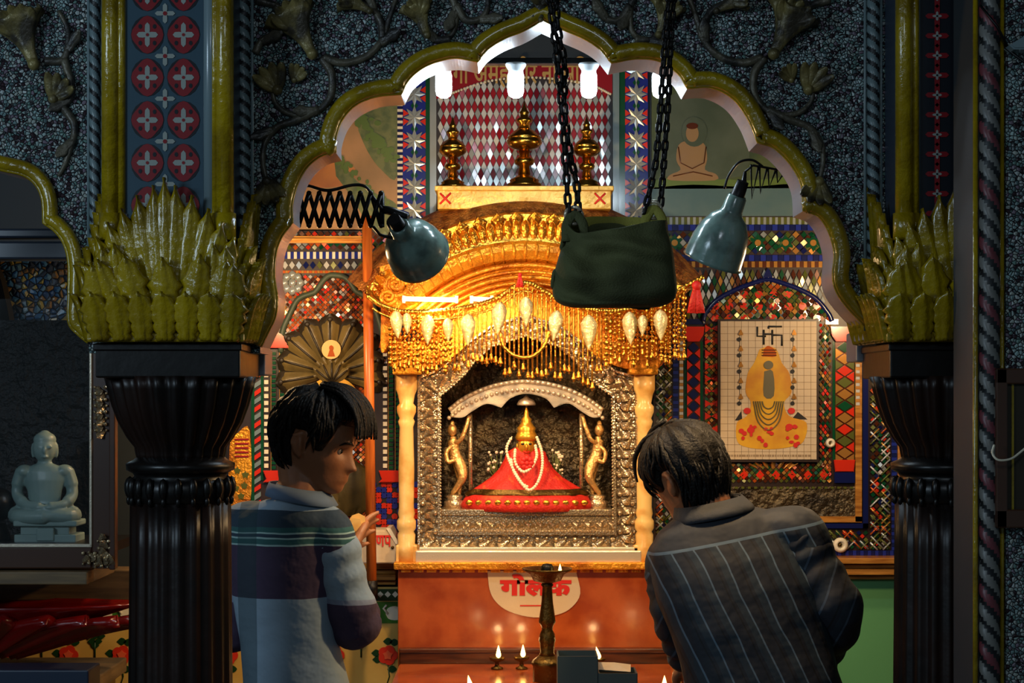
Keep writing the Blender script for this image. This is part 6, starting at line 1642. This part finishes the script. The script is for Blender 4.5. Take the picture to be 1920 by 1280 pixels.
def stripe_mat(name, base, light, ang, pitch, base2, yoke=None):
    m = bpy.data.materials.new(name); m.use_nodes = True; nt = m.node_tree; N = nt.nodes; L = nt.links; bs = N['Principled BSDF']; bs.inputs['Roughness'].default_value = .7
    tc = N.new('ShaderNodeTexCoord'); sp = N.new('ShaderNodeSeparateXYZ'); L.new(tc.outputs['Object'], sp.inputs[0])
    def mth(op, a, b_=None, c=None):
        n_ = N.new('ShaderNodeMath'); n_.operation = op
        for i, v in enumerate((a, b_, c)):
            if v is None: continue
            if isinstance(v, (int, float)): n_.inputs[i].default_value = v
            else: L.new(v, n_.inputs[i])
        return n_.outputs[0]
    no = N.new('ShaderNodeTexNoise'); no.inputs['Scale'].default_value = 6; L.new(tc.outputs['Object'], no.inputs['Vector'])
    u = mth('ADD', mth('MULTIPLY', sp.outputs[0], math.cos(ang)), mth('MULTIPLY', sp.outputs[2], math.sin(ang)))
    u = mth('DIVIDE', mth('MULTIPLY_ADD', no.outputs['Fac'], .02, u), pitch); fr = mth('FRACT', u)
    l1 = mth('LESS_THAN', fr, .075); f2 = mth('FRACT', mth('ADD', u, .5)); l2 = mth('LESS_THAN', f2, .07)
    l3 = mth('LESS_THAN', mth('FRACT', mth('ADD', u, .3)), .35)
    mx0 = N.new('ShaderNodeMixRGB'); mx0.inputs[1].default_value = (*lin(base), 1); mx0.inputs[2].default_value = (*lin(base2), 1); L.new(l3, mx0.inputs[0])
    mx = N.new('ShaderNodeMixRGB'); mx.inputs[2].default_value = (*lin(light), 1); L.new(l1, mx.inputs[0]); L.new(mx0.outputs[0], mx.inputs[1])
    my = N.new('ShaderNodeMixRGB'); my.inputs[2].default_value = (8, 8, 10, 1) if 0 else (*lin((12, 12, 16)), 1); L.new(l2, my.inputs[0]); L.new(mx.outputs[0], my.inputs[1])
    fin = my.outputs[0]
    if yoke:
        v = mth('ADD', sp.outputs[2], mth('MULTIPLY', sp.outputs[0], -.2)); ab = mth('GREATER_THAN', v, yoke)
        m3 = N.new('ShaderNodeMixRGB'); m3.inputs[2].default_value = (*lin((27, 33, 43)), 1); L.new(ab, m3.inputs[0]); L.new(fin, m3.inputs[1])
        ln = mth('MULTIPLY', ab, mth('LESS_THAN', v, yoke+.007)); m4 = N.new('ShaderNodeMixRGB'); m4.inputs[2].default_value = (*lin(light), 1); L.new(ln, m4.inputs[0]); L.new(m3.outputs[0], m4.inputs[1]); fin = m4.outputs[0]
    L.new(fin, bs.inputs['Base Color'])
    bn = N.new('ShaderNodeTexNoise'); bn.inputs['Scale'].default_value = 10; bn.inputs['Detail'].default_value = 3; L.new(tc.outputs['Object'], bn.inputs['Vector'])
    bp = N.new('ShaderNodeBump'); bp.inputs['Strength'].default_value = .35; bp.inputs['Distance'].default_value = .03; L.new(bn.outputs['Fac'], bp.inputs['Height']); L.new(bp.outputs['Normal'], bs.inputs['Normal'])
    MATS[name] = m; return m
stripe_mat('striped_shirt', (22, 27, 37), (84, 104, 120), math.radians(25), .052, (30, 44, 54), P(0, 1012, Y1).z-.2*(P(1370, 0, Y1).x-bx))
stripe_mat('striped_sleeve', (22, 26, 36), (58, 70, 84), math.radians(-20), .066, (26, 36, 46))
mat('yoke_grey', (28, 34, 44), .75, 0, (30, .2)); mat('piping_grey', (104, 122, 138), .7)
b = MB(); spS = [(958, 1340, Y1+.05, 66, 52)]+[(y, cx, Y, w+9, d+9) for y, cx, Y, w, d in spec[1:-2]]+[(1340, 1442, Y1-.05, 150, 98), (1400, 1446, Y1-.04, 150, 100)]
b.loft(rings_px(spS, yawR, .16))
chain_tube(b, [P(1445, 1000, Y1+.02), sh, sh+(el_-sh)*.3], [.064, .068, .062]); chain_tube(b, [P(1292, 1024, Y1+.05), shl, shl+(ell_-shl)*.4], [.056, .054, .052])
cloth_noise(b, .007, 6)
shirt = finish(b.build('shirt', MATS['striped_shirt'], t), .007, 5)
for (a, e, w2, r) in ((sh, el_, wr, .054), (shl, ell_, wrl, .046)):
    b = MB(); q = spline([a+Vector((-.02 if a.x > bx else .02, 0, -.005)), a+(e-a)*.12, (a+e)/2, e, (e+w2)/2, e+(w2-e)*.9], 8); m = len(q)
    rad = [r+.01*math.sin(min(1, i/8)*PI/2)+.0035*math.sin(i*1.2)-.016*max(0, (i/m-.5)*2) for i in range(m)]
    b.tube(q, rad, 18); cloth_noise(b, .004, 12); finish(b.build('shirt_sleeve', MATS['striped_sleeve'], shirt), .006, 4)
b = MB(); A, C = P(1338, 968, Y1+.05), P(1328, 940, Y1+.06)
b.loft([ell(A, S(64, Y1), S(56, Y1), yawR, 36, .2), ell(C, S(58, Y1), S(52, Y1), yawR, 36, .2)], 0, False); b.loft([ell(C, S(61, Y1), S(55, Y1), yawR, 36, .2), ell((A+C)/2+Vector((.004, 0, -.006)), S(72, Y1), S(66, Y1), yawR, 36, .2), ell(A, S(76, Y1), S(70, Y1), yawR, 36, .2)], 0, False)
o = b.build('collar', MATS['yoke_grey'], shirt); md = o.modifiers.new('thick', 'SOLIDIFY'); md.thickness = .004
trousers(t, bx, Y1-.05, hz, .12, .05)
# ------------------------------------------------------------------ light
def light(kind, nm, loc, energy, col, size=.1, aim=None, spot=None, blend=.4):
    l = bpy.data.lights.new(nm, kind); l.energy = energy; l.color = col
    if kind == 'AREA': l.size = size
    else: l.shadow_soft_size = size
    if spot: l.spot_size = math.radians(spot); l.spot_blend = blend
    o = bpy.data.objects.new(nm, l); COL.objects.link(o); o.location = loc
    if aim: o.rotation_euler = (Vector(aim)-Vector(loc)).to_track_quat('-Z', 'Y').to_euler()
    return o
# unseen cool light added at left, and the hall's ceiling lamp, far dimmer than the shrine
light('AREA', 'hall_side_light', (-2.6, 1.2, 2.3), 25, (.62, .82, 1), .7, (-.6, 3.7, 1.7))
light('AREA', 'hall_ceiling_lamp', (.1, .4, 2.9), 10, (.75, .88, 1), .5, (.1, 3.6, 1.7))
# warm bulbs inside the two reflector lamps
for nk, ax in ((P(757, 437, YA), axL), (P(1371, 398, YA), axR)):
    p = nk+ax*.125; light('SPOT', 'reflector_beam', p, 30, (1, .64, .30), .03, p+ax, 130, .5)
# the four bulbs
for px in (832, 967, 1104, 1238): light('POINT', 'bulb_light', P(px, 196, YB2), 2.3, (.72, .88, 1), .02)
# tube lamps behind the valance light the niche
light('AREA', 'tube_light_glow', P(806, 568, 4.84), 1.7, (1, .72, .4), .12, P(900, 900, 5.1))
light('AREA', 'tube_light_glow', P(903, 568, 4.84), 1.4, (1, .72, .4), .06, P(990, 900, 5.1))
# unseen warm point lights added either side of the arch to brighten the mosaics
light('POINT', 'warm_side_fill', P(440, 560, 4.7), 11, (1, .62, .28), .04)
light('POINT', 'warm_side_fill', P(1690, 560, 4.7), 11, (1, .66, .34), .04)
